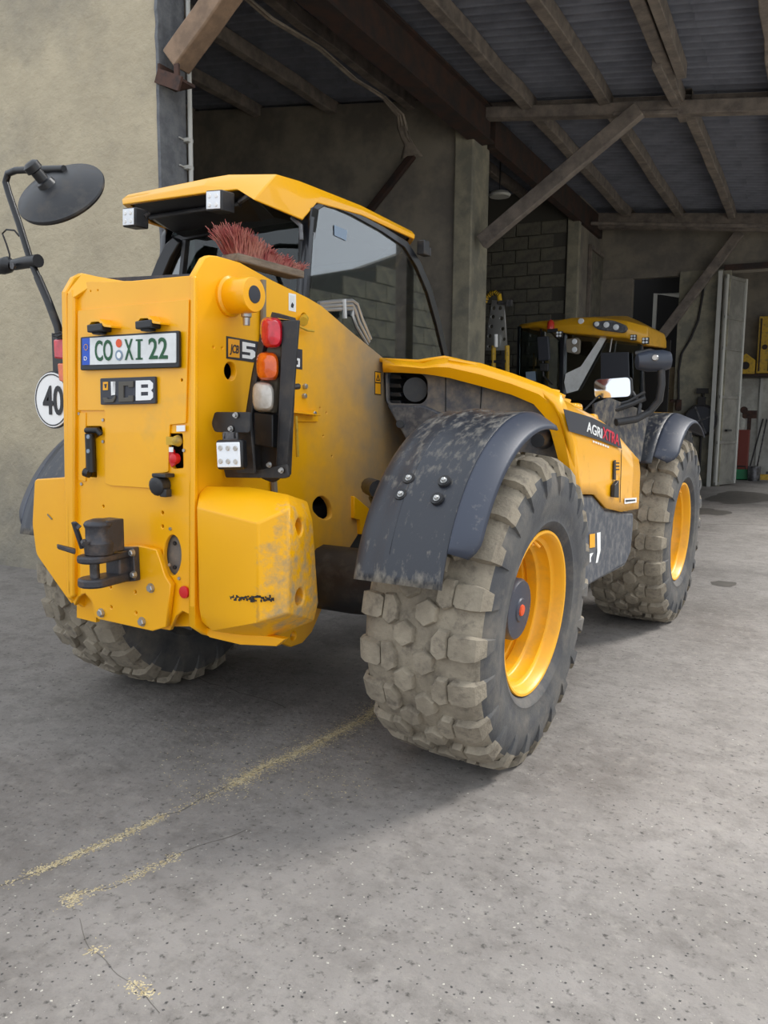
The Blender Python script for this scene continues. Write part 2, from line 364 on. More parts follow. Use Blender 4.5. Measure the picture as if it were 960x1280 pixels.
# cross beams (rafters) at the frames
def beam(y, x1, x2, z1, z2, w, h, mt='timber', name='cross_beam'):
    m = MB(); m.bar((x1, y, z1), (x2, y, z2), w, h); return m.build(name, mt, ceil, bevel=.012)
beam(7.5, -2.15, 4.4, 5.36, 4.53, .16, .15); beam(7.68, -2.1, 4.4, 5.46, 4.66, .14, .16)
beam(7.44, -.35, .42, 5.06, 4.97, .1, .05)
beam(13.9, -2.15, 4.4, 5.3, 4.62, .18, .3); beam(13.2, -2.0, 4.4, 5.1, 4.4, .08, .06)
beam(1.75, -2.0, 4.4, 5.38, 4.62, .2, .2); beam(1.75, -7.9, -2.1, 6.1, 5.4, .2, .2)
# posts on the far side (outside the picture) that carry the roof
for y in (1.75, 7.5, 13.9):
    m = MB(); m.box((4.35, y, 2.3), (.2, .2, 4.6)); struct(bld(m.build('post', 'timber', bevel=.01)), 'timber post at the open side')
# diagonal braces
def brace(a, b, w, h, mt, lab):
    m = MB(); a, b = Vector(a), Vector(b); n = 8; d = (b-a); dn = d.normalized(); s = Vector((0, 1, 0)); u = dn.cross(s)
    R = []
    for k in range(n+1):
        p = a+d*k/n+u*.006*noise.noise(Vector((k*1.3, 0, a.y))); R.append([p+s*w/2*i+u*h/2*j for i, j in ((-1, -1), (1, -1), (1, 1), (-1, 1), (-1, -1))])
    m.grid(R); bmesh.ops.remove_doubles(m.bm, verts=m.bm.verts, dist=1e-5)
    bmesh.ops.contextual_create(m.bm, geom=[v for v in m.bm.verts][:4]); bmesh.ops.holes_fill(m.bm, edges=m.bm.edges)
    return tag(bld(m.build('timber_brace', mt, bevel=.012)), lab, 'brace')
b1 = brace((-2.25, 1.72, 3.93), (-1.1, 1.72, 4.86), .17, .17, 'timber_brown', 'brown timber brace above the end of the beige wall')
brace((-2.03, 7.42, 3.68), (-.02, 7.36, 5.05), .14, .19, 'timber', 'weathered grey brace rising from the plastered column to the cross beam')
brace((-.9, 14.22, 2.78), (.6, 14.22, 4.9), .14, .18, 'timber', 'grey diagonal brace behind the second cab, below the far beam')
m = MB(); m.box((-2.25, 1.72, 3.78), (.2, .18, .02)); m.box((-2.335, 1.72, 3.84), (.02, .18, .14)); m.box((-2.17, 1.64, 3.80), (.04, .02, .16)); m.box((-2.24, 1.63, 3.78), (.24, .02, .10), Matrix.Rotation(.4, 3, 'Y'))
m.build('steel_bracket', 'rust', wl)
brk = brace((-4.6, 7.28, 3.3), (-3.0, 7.28, 4.9), .08, .1, 'steel_beam', 'thin dark diagonal strut on the dim cross wall')
# conduit with clips
t = thing('conduit_pipe', 'thin white conduit pipe running down the end of the beige wall', 'pipe', (0, 0, 0), BA)
m = MB(); m.tube([(XF+.065, YF+.28, z) for z in (.3, 1.5, 2.8, 3.9, 5.2)], .018, 8); m.build('pipe', 'pipe', t, True)
for z in (1.2, 2.3, 3.25, 3.45, 4.5):
    m = MB(); m.box((XF+.055, YF+.265, z), (.05, .06, .025)); m.tube([(XF+.04, YF+.25, z), (XF+.05, YF+.17, z)], .006, 6); m.build('clip', 'pipe', t)
# fabric strip hanging from the roof
t = thing('fabric_strip', 'long dirty fabric strip hanging from a roof purlin above the cab', 'fabric', (0, 0, 0), BA)
m = MB(); rows = []
path = [(-2.6, 2.6, 5.06), (-2.6, 3.4, 5.0), (-2.6, 4.26, 5.07), (-2.6, 5.0, 5.02), (-2.6, 5.66, 5.06), (-2.66, 6.2, 5.04), (-2.68, 6.3, 4.92), (-2.63, 6.3, 4.80), (-2.58, 6.3, 4.72), (-2.56, 6.3, 4.62), (-2.54, 6.3, 4.56)]
for i, p in enumerate(path):
    w = (.025, .03, .03, .03, .03, .045, .07, .06, .07, .12, .15)[i]; r = []
    for j in range(7): 
        s = j/6-.5; r.append(Vector(p)+Vector((s*2*w, 0, -abs(s)*.04+.03*noise.noise(Vector((i*.9, j*.9, 3)))))+Vector((0, .05*noise.noise(Vector((i*2.1, j*1.7, 9))), 0)))
    rows.append(r)
m.grid(rows); m.build('hanging_fabric', 'cloth', t, True, solid=.012)
# ------------------------------------------------------------------ inner block room
BX, BY = -2.08, 12.5
m = MB(); m.prism([(-8, BY+.04, 0), (BX-.04, BY+.04, 0), (BX-.04, BY+.04, 5.5), (-8, BY+.04, 6.2)], (0, .2, 0))
wr = struct(bld(m.build('wall_block_room', 'mortar')), 'dim concrete block wall behind the second cab')
bm_ = MB(); bm_.box((0, 0, 0), (.485, .06, .235)); pb = bm_.build('block', 'block', wr, bevel=.008, seg=1); first = True
for r in range(11):
    for c in range(9):
        o = pb if first else pb.copy()
        if not first: C.objects.link(o)
        first = False
        o.location = (BX-.45-c*.5-(r % 2)*.25, BY+.02+random.uniform(-.006, .006), 2.45+r*.25)
m = MB(); m.prism([(-8, BY, 0), (BX-.04, BY, 0), (BX-.04, BY, 2.3), (-8, BY, 2.3)], (0, .05, 0)); m.build('lower_render', 'block', wr)
m = MB(); m.box((BX-.06, BY+.02, 2.7), (.22, .14, 5.4)); m.build('corner_strip', 'column', wr, bevel=.01)
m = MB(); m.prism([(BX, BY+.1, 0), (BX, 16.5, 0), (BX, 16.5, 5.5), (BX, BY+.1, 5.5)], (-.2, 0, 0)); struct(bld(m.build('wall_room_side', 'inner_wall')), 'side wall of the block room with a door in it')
m = MB(); m.box((BX+.02, 14.4, 3.5), (.05, 1.9, 2.3)); dd = bld(m.build('door_1', 'block', bevel=.01)); struct(dd, 'closed plank door high in the block room side wall')
m = MB(); 
for y in (13.4, 15.4): m.box((BX+.04, y, 3.5), (.06, .08, 2.4))
m.box((BX+.04, 14.4, 4.7), (.06, 2.08, .08)); m.build('door_frame', 'timber', dd)
m = MB(); m.tube([(BX+.06, 13.7, 3.4), (BX+.1, 13.7, 3.4), (BX+.1, 13.85, 3.4)], .012, 6); m.build('door_handle', 'steel', dd)
# ------------------------------------------------------------------ back wall with openings
YB = 14.4
bw = struct(bld(bpy.data.objects.new('wall_back', None)), 'plastered back wall of the hall with dark openings'); C.objects.link(bw)
m = MB(); m.box((.0, YB+.1, 2.13), (.95, .2, 4.26)); m.build('wall_panel', 'column', bw)
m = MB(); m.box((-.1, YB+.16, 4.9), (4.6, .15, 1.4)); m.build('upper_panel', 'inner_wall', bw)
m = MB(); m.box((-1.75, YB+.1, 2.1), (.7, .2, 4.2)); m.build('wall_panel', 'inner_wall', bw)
m = MB(); m.box((-.95, YB+.35, 1.2), (1.0, .1, 2.4)); m.build('lower_panel', 'door_beige', bw)
for x in (-1.05, -.72): 
    m = MB(); m.box((x, YB+.28, 1.2), (.03, .06, 2.4)); m.build('panel_batten', 'door_beige', bw)
m = MB(); m.tube([(-.92, YB-.05, 0), (-.92, YB-.05, 2.2), (-.92, YB-.05, 3.85), (-.46, YB-.05, 3.8)], .05, 4); m.build('opening_frame', 'pipe', bw)
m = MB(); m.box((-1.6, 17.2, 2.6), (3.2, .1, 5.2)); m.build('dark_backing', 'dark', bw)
m = MB(); m.box((2.8, YB+.1, 4.9), (3.2, .2, 1.3)); m.build('upper_panel', 'inner_wall', bw)
m = MB(); m.box((1.2, YB+.0, 4.28), (1.7, .12, .1)); m.build('lintel', 'steel_beam', bw)
# far room seen through the open door
YR = 18.3
m = MB(); m.box((1.5, YR, 1.15), (5, .2, 2.3)); rr = struct(bld(m.build('wall_far', 'white_wall')), 'whitewashed lower wall of the far room')
m = MB(); m.box((1.5, YR+.02, 3.8), (5, .2, 3.0)); m.build('upper_wall', 'inner_wall', rr)
m = MB(); m.box((1.5, YR-.3, 2.36), (3.4, .5, .06)); m.build('concrete_ledge', 'steel_beam', rr)
for xx in (.95, 1.9): 
    m = MB(); m.box((xx, YR-.14, 1.15), (.06, .06, 2.3)); m.build('wall_post', 'pipe', rr)
m = MB(); m.prism([(-1.5, 14.6, 5.0), (5, 14.6, 4.4), (5, 18.4, 4.4), (-1.5, 18.4, 5.0)], (0, 0, .1)); m.build('far_roof', 'sheet', rr)
# door leaf, standing open
d = struct(bld(bpy.data.objects.new('door_2', None)), 'tall grey metal door leaf standing open'); C.objects.link(d)
A, Bv = Vector((.37, 14.28, 0)), Vector((.68, 15.1, 0)); dv = (Bv-A).normalized(); nv = Vector((dv.y, -dv.x, 0)); LL = (Bv-A).length
def dbox(s0, s1, z0, z1, off, th, name, mt):
    m = MB(); p = [A+dv*s0+nv*off+Z*z0, A+dv*s1+nv*off+Z*z0, A+dv*s1+nv*off+Z*z1, A+dv*s0+nv*off+Z*z1]; m.prism(p, nv*th); return m.build(name, mt, d)
dbox(0, LL, .03, 4.1, 0, .03, 'door_sheet', 'door')
dbox(0, .07, .03, 4.14, .03, .03, 'door_stile', 'pipe'); dbox(LL-.07, LL, .03, 4.14, .03, .03, 'door_stile', 'pipe')
for z in (.03, .85, 1.75, 2.7, 3.3, 4.07): dbox(0, LL, z, z+.06, .03, .025, 'door_rail', 'door')
dbox(.3, .5, 1.1, 1.14, .05, .04, 'door_handle', 'black')
m = MB(); m.box((.3, 14.25, 2.1), (.07, .1, 4.2)); m.build('door_post', 'pipe', d)
# building across the yard (seen reflected in the cab glass)
nb = struct(thing('wall_across_yard', 'concrete block building across the yard, outside the picture', 'x', (0, 0, 0), BA)); del nb['category']
m = MB(); NB = [(3, 3), (12, 4.5), (15.3, 5.3), (17, 5.9), (20, 7.0), (23, 7.6), (34, 8)]
m.prism([(11, 3, 0), (11, 34, 0)]+[(11, a, b) for a, b in NB[::-1]], (.3, 0, 0)); m.build('block_wall', 'mortar', nb)
bm_ = MB(); bm_.box((0, 0, 0), (.05, .97, .47)); pb = bm_.build('block', 'column', nb); first = True
for r in range(14):
    for c in range(20):
        yy = 8.5+c+(r % 2)*.5; zz = .25+r*.5
        hh = [b+(d_-b)*(yy-a)/(c_-a) for (a, b), (c_, d_) in zip(NB, NB[1:]) if a <= yy <= c_]
        if zz > (hh[0] if hh else 8)-.3: continue
        if 15 < yy < 19 and 1 < zz < 2.4: continue
        o = pb if first else pb.copy()
        if not first: C.objects.link(o)
        first = False; o.location = (10.99, yy, zz)
for yy in (15.8, 17.2, 18.6):
    m = MB(); m.box((10.95, yy, 1.7), (.05, 1.1, 1.2)); f = m.build('window_frame', 'white_paint', nb)
    for a in (-.27, .27):
        for b in (-.28, .28): m = MB(); m.box((10.92, yy+a, 1.7+b), (.02, .46, .48)); m.build('pane', 'frame_black', f)
# ================================================================== THE TELEHANDLER (machine frame = world frame)
T = thing('telehandler', 'yellow telehandler with number plate and black fenders in the foreground', 'telehandler')
def hull(pts_, name, mt, parent, bevel=.008, cuts=()):
    bm = bmesh.new()
    for p in pts_: bm.verts.new(p)
    bmesh.ops.convex_hull(bm, input=bm.verts); bmesh.ops.dissolve_limit(bm, angle_limit=math.radians(3), verts=bm.verts, edges=bm.edges)
    bmesh.ops.recalc_face_normals(bm, faces=bm.faces)
    me = bpy.data.meshes.new(name); bm.to_mesh(me); bm.free()
    if cuts: me = cut(me, cuts)
    return link(name, me, mt, parent, bevel=bevel)
def cut(me, cuts):
    a = bpy.data.objects.new('a', me); C.objects.link(a); bs = []
    for (p, q, r, n) in cuts:
        m = MB(); m.tube([p, q], r, n); bmesh.ops.recalc_face_normals(m.bm, faces=m.bm.faces); c = bpy.data.meshes.new('b'); m.bm.to_mesh(c); m.bm.free()
        b = bpy.data.objects.new('b', c); C.objects.link(b); bs.append(b)
        k = a.modifiers.new('k', 'BOOLEAN'); k.operation = 'DIFFERENCE'; k.object = b; k.solver = 'EXACT'
    dg = bpy.context.evaluated_depsgraph_get(); out = bpy.data.meshes.new_from_object(a.evaluated_get(dg))
    for o in [a]+bs: bpy.data.objects.remove(o)
    return out
# ------------------------------------------------------------------ wheels
AZ = .62
def prof_r(x): return .606-.22*x*x
def tyre_mesh():
    m = MB(); N = 88
    side = [(.205, .334), (.226, .350), (.237, .372), (.234, .385), (.243, .42), (.247, .47), (.241, .52), (.230, .562), (.207, .588)]
    top = [(.207-.0414*k, None) for k in range(1, 10)]
    prof = [(x, r) for x, r in side]+[(x, prof_r(x)) for x, _ in top]+[(-x, r) for x, r in side[::-1]]
    rings = []
    for x, r in prof: rings.append([m.bm.verts.new((x, r*math.cos(2*PI*k/N), r*math.sin(2*PI*k/N))) for k in range(N)])
    for i, (a, b) in enumerate(zip(rings, rings[1:])):
        for k in range(N):
            f = m.bm.faces.new((a[k], b[k], b[(k+1) % N], a[(k+1) % N])); f.material_index = 0 if 7 <= i <= len(rings)-9 else 1
    def pt(x, a, r): return Vector((x, r*math.cos(a), r*math.sin(a)))
    def lug(poly, h, inset=.86, slope=0):
        cx = sum(p[0] for p in poly)/len(poly); ca = sum(p[1] for p in poly)/len(poly); base = []; topv = []; mid = []
        for x, s in poly:
            a = s/.6; base.append(m.bm.verts.new(pt(x, a, prof_r(x)-.006)))
            x2, s2 = cx+(x-cx)*.95, ca+(s-ca)*.95; mid.append(m.bm.verts.new(pt(x2, s2/.6, prof_r(x2)+h*.72)))
            x2, s2 = cx+(x-cx)*inset, ca+(s-ca)*inset; topv.append(m.bm.verts.new(pt(x2, s2/.6, prof_r(x2)+h)))
        n = len(poly); f = m.bm.faces.new(topv); f.material_index = 0
        for A_, B_ in ((base, mid), (mid, topv)):
            for k in range(n): m.bm.faces.new((A_[k], A_[(k+1) % n], B_[(k+1) % n], B_[k])).material_index = 0
    NP = 22; P = 2*PI*.6/NP
    rnd_ = random.Random(3)
    def hexp(cx, cs, rx, rs, rot=0): 
        return [(cx+rx*math.cos(PI/3*k+rot), cs+rs*math.sin(PI/3*k+rot)) for k in range(6)]
    for k in range(NP):
        for sg, off in ((1, 0), (-1, .5)):
            s0 = (k+off)*P; j = rnd_.uniform(-.004, .004)
            # shoulder lug: loft that turns over the edge and fades down the sidewall
            st = [(.134, None, .020, .034), (.148, None, .025, .046), (.198, None, .026, .047), (.218, .590, .024, .044), (.237, .548, .014, .036), (.245, .495, .006, .026), (.247, .455, -.004, .016)]
            rr = []
            for i, (x, r, h, w) in enumerate(st):
                r = prof_r(x) if r is None else r; nx = max(0, (x-.195)/.052)
                def q(dr, ds, hh=1): 
                    return m.bm.verts.new(pt(sg*(x+nx*dr*hh), (s0+j+ds)/.6, r+(1-nx*.85)*dr*hh))
                rr.append([q(-.006, -w), q(h, -w*.86), q(h, w*.86), q(-.006, w)])
            for i, (A_, B_) in enumerate(zip(rr, rr[1:])):
                for c in range(3): m.bm.faces.new((A_[c], A_[c+1], B_[c+1], B_[c])).material_index = 0 if i < 4 else 1
            m.bm.faces.new(rr[0]).material_index = 0
            # inner half of the split shoulder lug, and the hexagonal centre lug
            lug([(sg*.070, s0-.020), (sg*.095, s0-.054), (sg*.131, s0-.050), (sg*.131, s0+.044), (sg*.100, s0+.060), (sg*.070, s0+.036)], .025+rnd_.uniform(-.002, .002))
            lug(hexp(sg*.040, s0+P*.44+j, .047, .050, PI/6), .025+rnd_.uniform(-.002, .002))
    for v in m.bm.verts:
        if v.co.z < -.615: v.co.z = -.615
    bmesh.ops.recalc_face_normals(m.bm, faces=m.bm.faces)
    me = bpy.data.meshes.new('tyre'); m.bm.to_mesh(me); m.bm.free(); return me
tyre_me = tyre_mesh()
def wheel(loc, rz=0, camber=0, first=None):
    if first:
        w = first.copy(); C.objects.link(w); w.location = loc; w.rotation_euler = (0, camber, rz)
        for ch in first.children: c = ch.copy(); C.objects.link(c); c.parent = w
        return w
    m = MB()
    m.lathe([(.210, .334), (.217, .331), (.216, .322), (.204, .310), (.176, .306), (.168, .300), (.164, .288), (.118, .286), (.112, .281), (.108, .270), (.065, .268), (.060, .274), (.05, .274), (.045, .266), (.0, .264), (-.03, .262), (-.045, .235), (-.05, .19), (-.02, .165), (-.015, .12)], (0, 0, 0), X, 64, False)
    m.lathe([(.10, .290), (-.1, .292), (-.18, .30), (-.215, .33)], (0, 0, 0), X, 64, False)
    w = m.build('wheel', 'rim', T, True); w.location = loc; w.rotation_euler = (0, camber, rz)
    link('tyre', tyre_me, ['tread', 'rubber'], w, True)
    m = MB(); m.lathe([(-.05, .13), (.13, .126), (.142, .118), (.145, .05), (.15, .045)], (0, 0, 0), X, 32); m.build('hub', 'plastic_blue', w, True)
    m = MB(); m.lathe([(0, .024), (.006, .022), (.008, .012)], (.15, 0, 0), X, 16); ren(m.build('hub_centre', 'orange_print', w, True), 'small orange disc in the hub')
    for k in range(10):
        m = MB(); m.hexa((-.035, .205*math.cos(k*PI/5+.2), .205*math.sin(k*PI/5+.2)), X, .016, .03); m.build('wheel_nut', 'steel', w)
    m = MB(); m.tube([(.165, 0, .296), (.19, .01, .270), (.2, .012, .262)], .006, 6); m.box((.15, .02, .27), (.04, .03, .012)); m.build('valve', 'rim', w)
    m = MB(); m.tube([(-.05, 0, 0), (-.35, 0, 0)], [.14, .11], 20); m.build('axle_end', 'black', w, True)
    return w
WX = .925
w0 = wheel((WX, 0, AZ), 0, math.radians(3))
wheel((WX, 2.69, AZ), 0, math.radians(1.2), w0)
wheel((-WX, 0, AZ), PI, 0, w0)
wheel((-WX, 2.69, AZ), PI, 0, w0)
# ------------------------------------------------------------------ chassis
m = MB(); m.box((-.25, 1.4, .78), (.55, 4.0, .36)); m.build('chassis', 'black', T, bevel=.02)
for y in (0, 2.69):
    m = MB(); m.tube([(-.78, y, AZ), (-.3, y, AZ+.02), (.3, y, AZ+.02), (.78, y, AZ)], [.1, .15, .15, .1], 16); m.box((-.2, y, AZ), (.34, .38, .34)); m.build('axle', 'black', T, True)
# ------------------------------------------------------------------ tower: rear plate between two side plates
YP = -.82; N_ = (0, 1, 0)
outer = px([(88, 362), (104, 352), (165, 351), (242, 344), (243, 784), (236, 768), (228, 764), (220, 770), (212, 788), (118, 772), (114, 752), (106, 742), (98, 746), (93, 757), (88, 745)], y=YP)
def ph(u, v, r, n=14): return circ(at(u, v, y=YP), r, X, Z, n)
ov = [at(215.5+11*math.cos(a*PI/12), 694+25.5*math.sin(a*PI/12), y=YP) for a in range(24)]
slot = rnd(px([(107, 533), (127, 533), (128, 543), (119, 548), (121, 597), (108, 596)], y=YP), .008)
slot2 = rnd(px([(209, 542), (228, 542), (229, 585), (216, 586), (211, 570)], y=YP), .008)
holes = [ov, slot, slot2, ph(93, 491, .009), ph(227, 475, .006), ph(117, 496, .004), ph(98, 425, .004), ph(129, 633, .006), ph(203, 641, .007), ph(203, 658, .007), ph(94, 477, .004), ph(113, 364, .003), ph(122, 363, .003)]
plate('rear_plate', outer, holes, .02, 'yellow', T, .003, N_)
m = MB(); m.prism(px([(86, 350), (240, 342), (240, 788), (86, 740)], y=YP+.14), (0, .02, 0)); m.build('inner_plate', 'hitch', T)
m = MB(); m.lathe([(0, .085), (.01, .085)], at(216, 693, y=YP+.03), Y, 24); cv = m.build('oval_cover', 'panel_dusty', T)
for v in (679, 709): m = MB(); m.hexa(at(219, v, y=YP+.028), (0, -1, 0), .008, .008); m.build('bolt', 'black', cv)
m = MB(); m.prism(px([(96, 735), (120, 740), (120, 778), (96, 772)], y=YP+.05), (0, .02, 0)); m.build('notch_lining', 'yellow', T)
m = MB(); m.prism(px([(205, 755), (246, 755), (246, 783), (205, 783)], y=YP+.05), (0, .02, 0)); m.build('notch_lining', 'yellow', T)
# service panel, slightly proud
sp_ = rnd(px([(97, 388), (236, 374), (232, 529), (212, 531), (210, 590), (198, 592), (197, 611), (138, 607), (131, 604), (131, 513), (97, 513)], y=YP-.008), .006)
plate('service_panel', sp_, [circ(at(227, 475, y=YP-.008), .006, X, Z, 12)], .008, 'yellow', T, .0015, N_)
plate('side_strip_panel', rnd(px([(98, 516), (107, 516), (107, 602), (98, 600)], y=YP-.004), .004), [], .004, 'yellow', T, .001, N_)
# right side plate
SX = .101
so_ = px([(243, 345), (247, 338), (256, 322), (262, 319), (272, 320), (300, 328), (340, 350), (385, 372), (402, 382), (440, 415), (479, 447), (482, 500), (508, 549), (520, 600), (500, 640), (470, 646), (448, 668), (434, 690), (418, 725), (404, 758), (390, 790), (378, 804), (364, 809), (350, 803), (330, 806), (280, 800), (258, 794), (243, 784)], x=SX)
hb = px([(391, 628), (397, 621), (404, 620), (411, 626), (415, 635), (415, 646), (408, 650), (398, 646), (391, 638)], x=SX)
sh = [circ(at(288, 464, x=SX), .034, Y, Z, 20), rnd(hb, .012, 2), circ(at(380, 398, x=SX), .022, Y, Z), circ(at(367, 795, x=SX), .02, Y, Z), circ(at(441, 641, x=SX), .003, Y, Z, 8)]
for u, v in ((267, 434), (278, 435), (400, 510), (408, 516), (404, 545), (415, 570)): sh.append(circ(at(u, v, x=SX), .004, Y, Z, 8))
plate('side_plate', so_, sh, .03, 'yellow_dusty', T, .004, (-1, 0, 0))
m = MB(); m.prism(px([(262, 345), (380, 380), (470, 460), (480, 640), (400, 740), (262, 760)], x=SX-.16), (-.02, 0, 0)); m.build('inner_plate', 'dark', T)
# left side plate
lo_ = [(YP-.02, at(84, 745, y=YP).z), (YP-.02, at(82, 366, y=YP).z), (-.80, at(104, 341, y=-.8).z-.012), (-.76, at(104, 341, y=-.76).z), (-.6, 1.94), (.4, 1.65), (.6, 1.2), (.3, .8), (-.2, .5), (-.7, .5)]
xo_ = lambda z: -.588-.033*(1.9-z)
m = MB(); m.prism([(xo_(b), a, b) for a, b in lo_], (.03, 0, 0)); m.build('side_plate', 'yellow', T, bevel=.005)
m = MB(); m.prism([at(92, 372, y=YP-.02), at(92, 745, y=YP-.02), at(88, 748, y=YP-.02), at(84, 740, y=YP-.02), at(83, 368, y=YP-.02), at(89, 360, y=YP-.02)], (0, .03, 0)); m.build('rear_flange', 'yellow', T, bevel=.008)
m = MB(); m.prism([at(92, 372, y=YP-.02), at(83, 366, y=YP-.02), at(103, 343, y=YP), at(118, 345, y=YP+.06), at(160, 352, y=YP+.02), at(110, 360, y=YP)], (0, .015, -.004)); m.build('top_flange', 'yellow', T, bevel=.005)
m = MB(); m.prism([at(238, 346, y=YP-.012), at(243, 345, y=YP-.012), at(243, 785, y=YP-.012), at(237, 770, y=YP-.012)], (0, .02, 0)); m.build('rear_flange', 'yellow', T, bevel=.004)
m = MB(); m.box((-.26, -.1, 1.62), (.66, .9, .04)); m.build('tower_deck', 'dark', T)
m = MB(); m.bar((-.26, -.55, 1.72), (-.26, .25, 1.55), .28, .26); m.build('boom', 'yellow', T, bevel=.02)
m = MB(); m.bar((.28, 1.2, 1.12), (.28, 3.55, .86), .26, .3); m.bar((.28, 3.5, .9), (.28, 3.8, .5), .24, .2); m.box((.28, 3.85, .42), (.9, .08, .6)); m.build('boom_front', 'yellow_dusty', T, bevel=.02)
# counterweights
def hp(l): return [at(u, v, y=y) for u, v, y in l]
pr = hp([(256, 608, -.76), (312, 609, -.74), (359, 618, -.72), (384, 627, -.60), (246, 634, -.85), (322, 654, -.90), (361, 636, -.84), (391, 652, -.64),
         (249, 762, -.85), (322, 778, -.90), (361, 766, -.84), (398, 755, -.62), (265, 789, -.80), (335, 799, -.74), (393, 776, -.62)])
zs = [p.z for p in pr]; pr += [Vector((.102, y, z)) for y in (-.8, -.55) for z in (min(zs)+.04, max(zs)-.03)]
h1, h2 = at(373, 659, y=-.76), at(374.5, 746, y=-.76)
cw = hull(pr, 'counterweight', 'yellow_splash', T, .007, [(h1+Vector((.2, .0, 0)), h1-Vector((.16, 0, 0)), .031, 24), (h2+Vector((.2, 0, 0)), h2-Vector((.16, 0, 0)), .031, 24)])
m = MB(); m.prism(px([(243, 780), (262, 786), (340, 796), (356, 799), (345, 808), (300, 806), (262, 797)], y=-.77), (0, .03, 0)); m.build('counterweight_rib', 'yellow', T, bevel=.003)
pl_ = rnd(px([(43, 599), (90, 596), (90, 757), (75, 736), (45, 693), (40, 655)], y=-.82), .02)
m = MB(); m.prism(pl_, (0, .26, 0)); m.build('counterweight', 'yellow', T, bevel=.012)
# scraped black marks on the counterweight
m = MB(); rs = random.Random(4)
q0 = at(288, 747, y=-.892); q1 = at(343, 748, y=-.885)
dirq = (q1-q0)
for k in range(40):
    t_ = k/40; c = q0+dirq*t_+Vector((0, 0, rs.uniform(-.004, .004)+(.008 if t_ > .6 else 0)*math.sin(t_*20)))
    c = at(288+55*t_, 748+rs.uniform(-3, 3), y=-.877-(.026*(1-abs(t_-.55)*2)))
    m.box(c, (rs.uniform(.004, .010), .003, rs.uniform(.004, .012)))
m.build('scrape_mark', 'dark_print', cw)
m = MB(); m.box(at(62, 646, y=-.823), (.035, .002, .006), Matrix.Rotation(.6, 3, 'Y')); m.build('scratch', 'grey_dust', T)
# red reflector, small screws
m = MB(); m.lathe([(0, .024), (.008, .023), (.010, .014)], at(231, 740, y=YP-.004), (0, -1, 0), 20); ren(m.build('reflector', 'red', T, True), 'red round reflector')
for u, v in ((213, 661), (224, 723), (99, 517), (102, 605), (129, 525), (226, 535), (230, 563), (129, 552), (212, 706)):
    m = MB(); m.lathe([(0, .007), (.004, .006)], at(u, v, y=YP-.002), (0, -1, 0), 10); m.build('screw', 'bolt', T, True)
m = MB(); m.lathe([(0, .011), (.006, .010)], at(93, 491, y=YP-.002), (0, -1, 0), 14); m.build('rubber_plug', 'black_clean', T, True)
# ------------------------------------------------------------------ hitch
hitch_pl = px([(100, 694), (140, 684), (172, 682), (195, 687), (200, 700), (206, 720), (213, 731), (207, 784), (190, 789), (122, 774), (114, 750), (106, 742), (100, 744)], y=YP-.03)
plate('hitch_plate', hitch_pl, [circ(at(u, v, y=YP-.03), .006, X, Z, 12) for u, v in ((138, 734), (169, 740), (139, 759), (170, 766))], .026, 'yellow', T, .004, N_)
for u, v in ((189, 735), (127, 766), (178, 777)):
    m = MB(); m.lathe([(0, .019), (.004, .019)], at(u, v, y=YP-.03), (0, -1, 0), 16); m.hexa(at(u, v, y=YP-.034), (0, -1, 0), .016, .014); m.build('bolt', 'bolt', T)
hy = YP-.03
ht = MB(); ht.prism(rnd(px([(140, 683), (174, 683), (176, 725), (142, 727)], y=hy), .006), (0, -.03, 0)); hitch = ht.build('tow_hitch', 'hitch', T, bevel=.006)
c0 = at(158, 704, y=hy); hx = c0.x; 
ctr = at(118, 700, y=-1.02)
m = MB()
for z0, th in ((at(120, 694, y=-1.02).z, .028), (at(120, 722, y=-1.02).z, .034)):
    zz = Vector((0, 0, z0)); pts_ = []
    for a in range(13):
        an = PI*.98+PI*1.04*a/12; pts_.append((ctr.x-.004+.058*math.cos(an), ctr.y+.06*math.sin(an)-.0, z0))
    pts_ += [(ctr.x+.035, hy-.03, z0), (ctr.x-.05, hy-.03, z0)]
    m.prism(pts_, (0, 0, -th))
m.prism([(ctr.x-.05, hy-.02, at(120, 694, y=-1.02).z), (ctr.x+.03, hy-.02, at(120, 694, y=-1.02).z), (ctr.x+.03, hy-.02, at(120, 733, y=-1.02).z), (ctr.x-.05, hy-.02, at(120, 733, y=-1.02).z)], (0, -.06, 0))
m.build('jaw', 'hitch', hitch, bevel=.008)
m = MB(); m.prism([(ctr.x-.065, ctr.y-.03, at(120, 692, y=-1.02).z), (ctr.x-.115, ctr.y-.075, at(120, 686, y=-1.02).z), (ctr.x-.095, ctr.y-.085, at(120, 686, y=-1.02).z), (ctr.x-.03, ctr.y-.06, at(120, 692, y=-1.02).z)], (0, 0, .018)); m.build('guide_lip', 'hitch', hitch, bevel=.004)
zt = at(120, 652, y=-1.02).z; zb = at(120, 694, y=-1.02).z; zl = at(120, 732, y=-1.02).z
m = MB(); m.lathe([(0, .052), (.045, .056), (.06, .048), (.10, .048), (.115, .055), (zt-zb, .046), (zt-zb+.008, .02)], (ctr.x+.004, ctr.y+.02, zb), Z, 24); m.box((ctr.x+.012, ctr.y+.06, (zt+zb)/2+.006), (.08, .08, (zt-zb)*.96)); m.build('coupling_head', 'hitch', hitch, True, bevel=.004)
m = MB(); m.tube([(ctr.x, ctr.y, zb), (ctr.x, ctr.y, zl)], .018, 14); m.build('tow_pin', 'steel', hitch, True)
m = MB(); m.tube([(ctr.x-.052, ctr.y-.02, zb+.10), (ctr.x-.07, ctr.y-.03, zb+.12), (ctr.x-.065, ctr.y+.0, zb+.02)], .01, 8); m.tube([(ctr.x+.0, ctr.y-.045, zb+.055), (ctr.x+.02, ctr.y-.055, zb+.05)], .012, 8); m.build('release_lever', 'hitch', hitch, True)
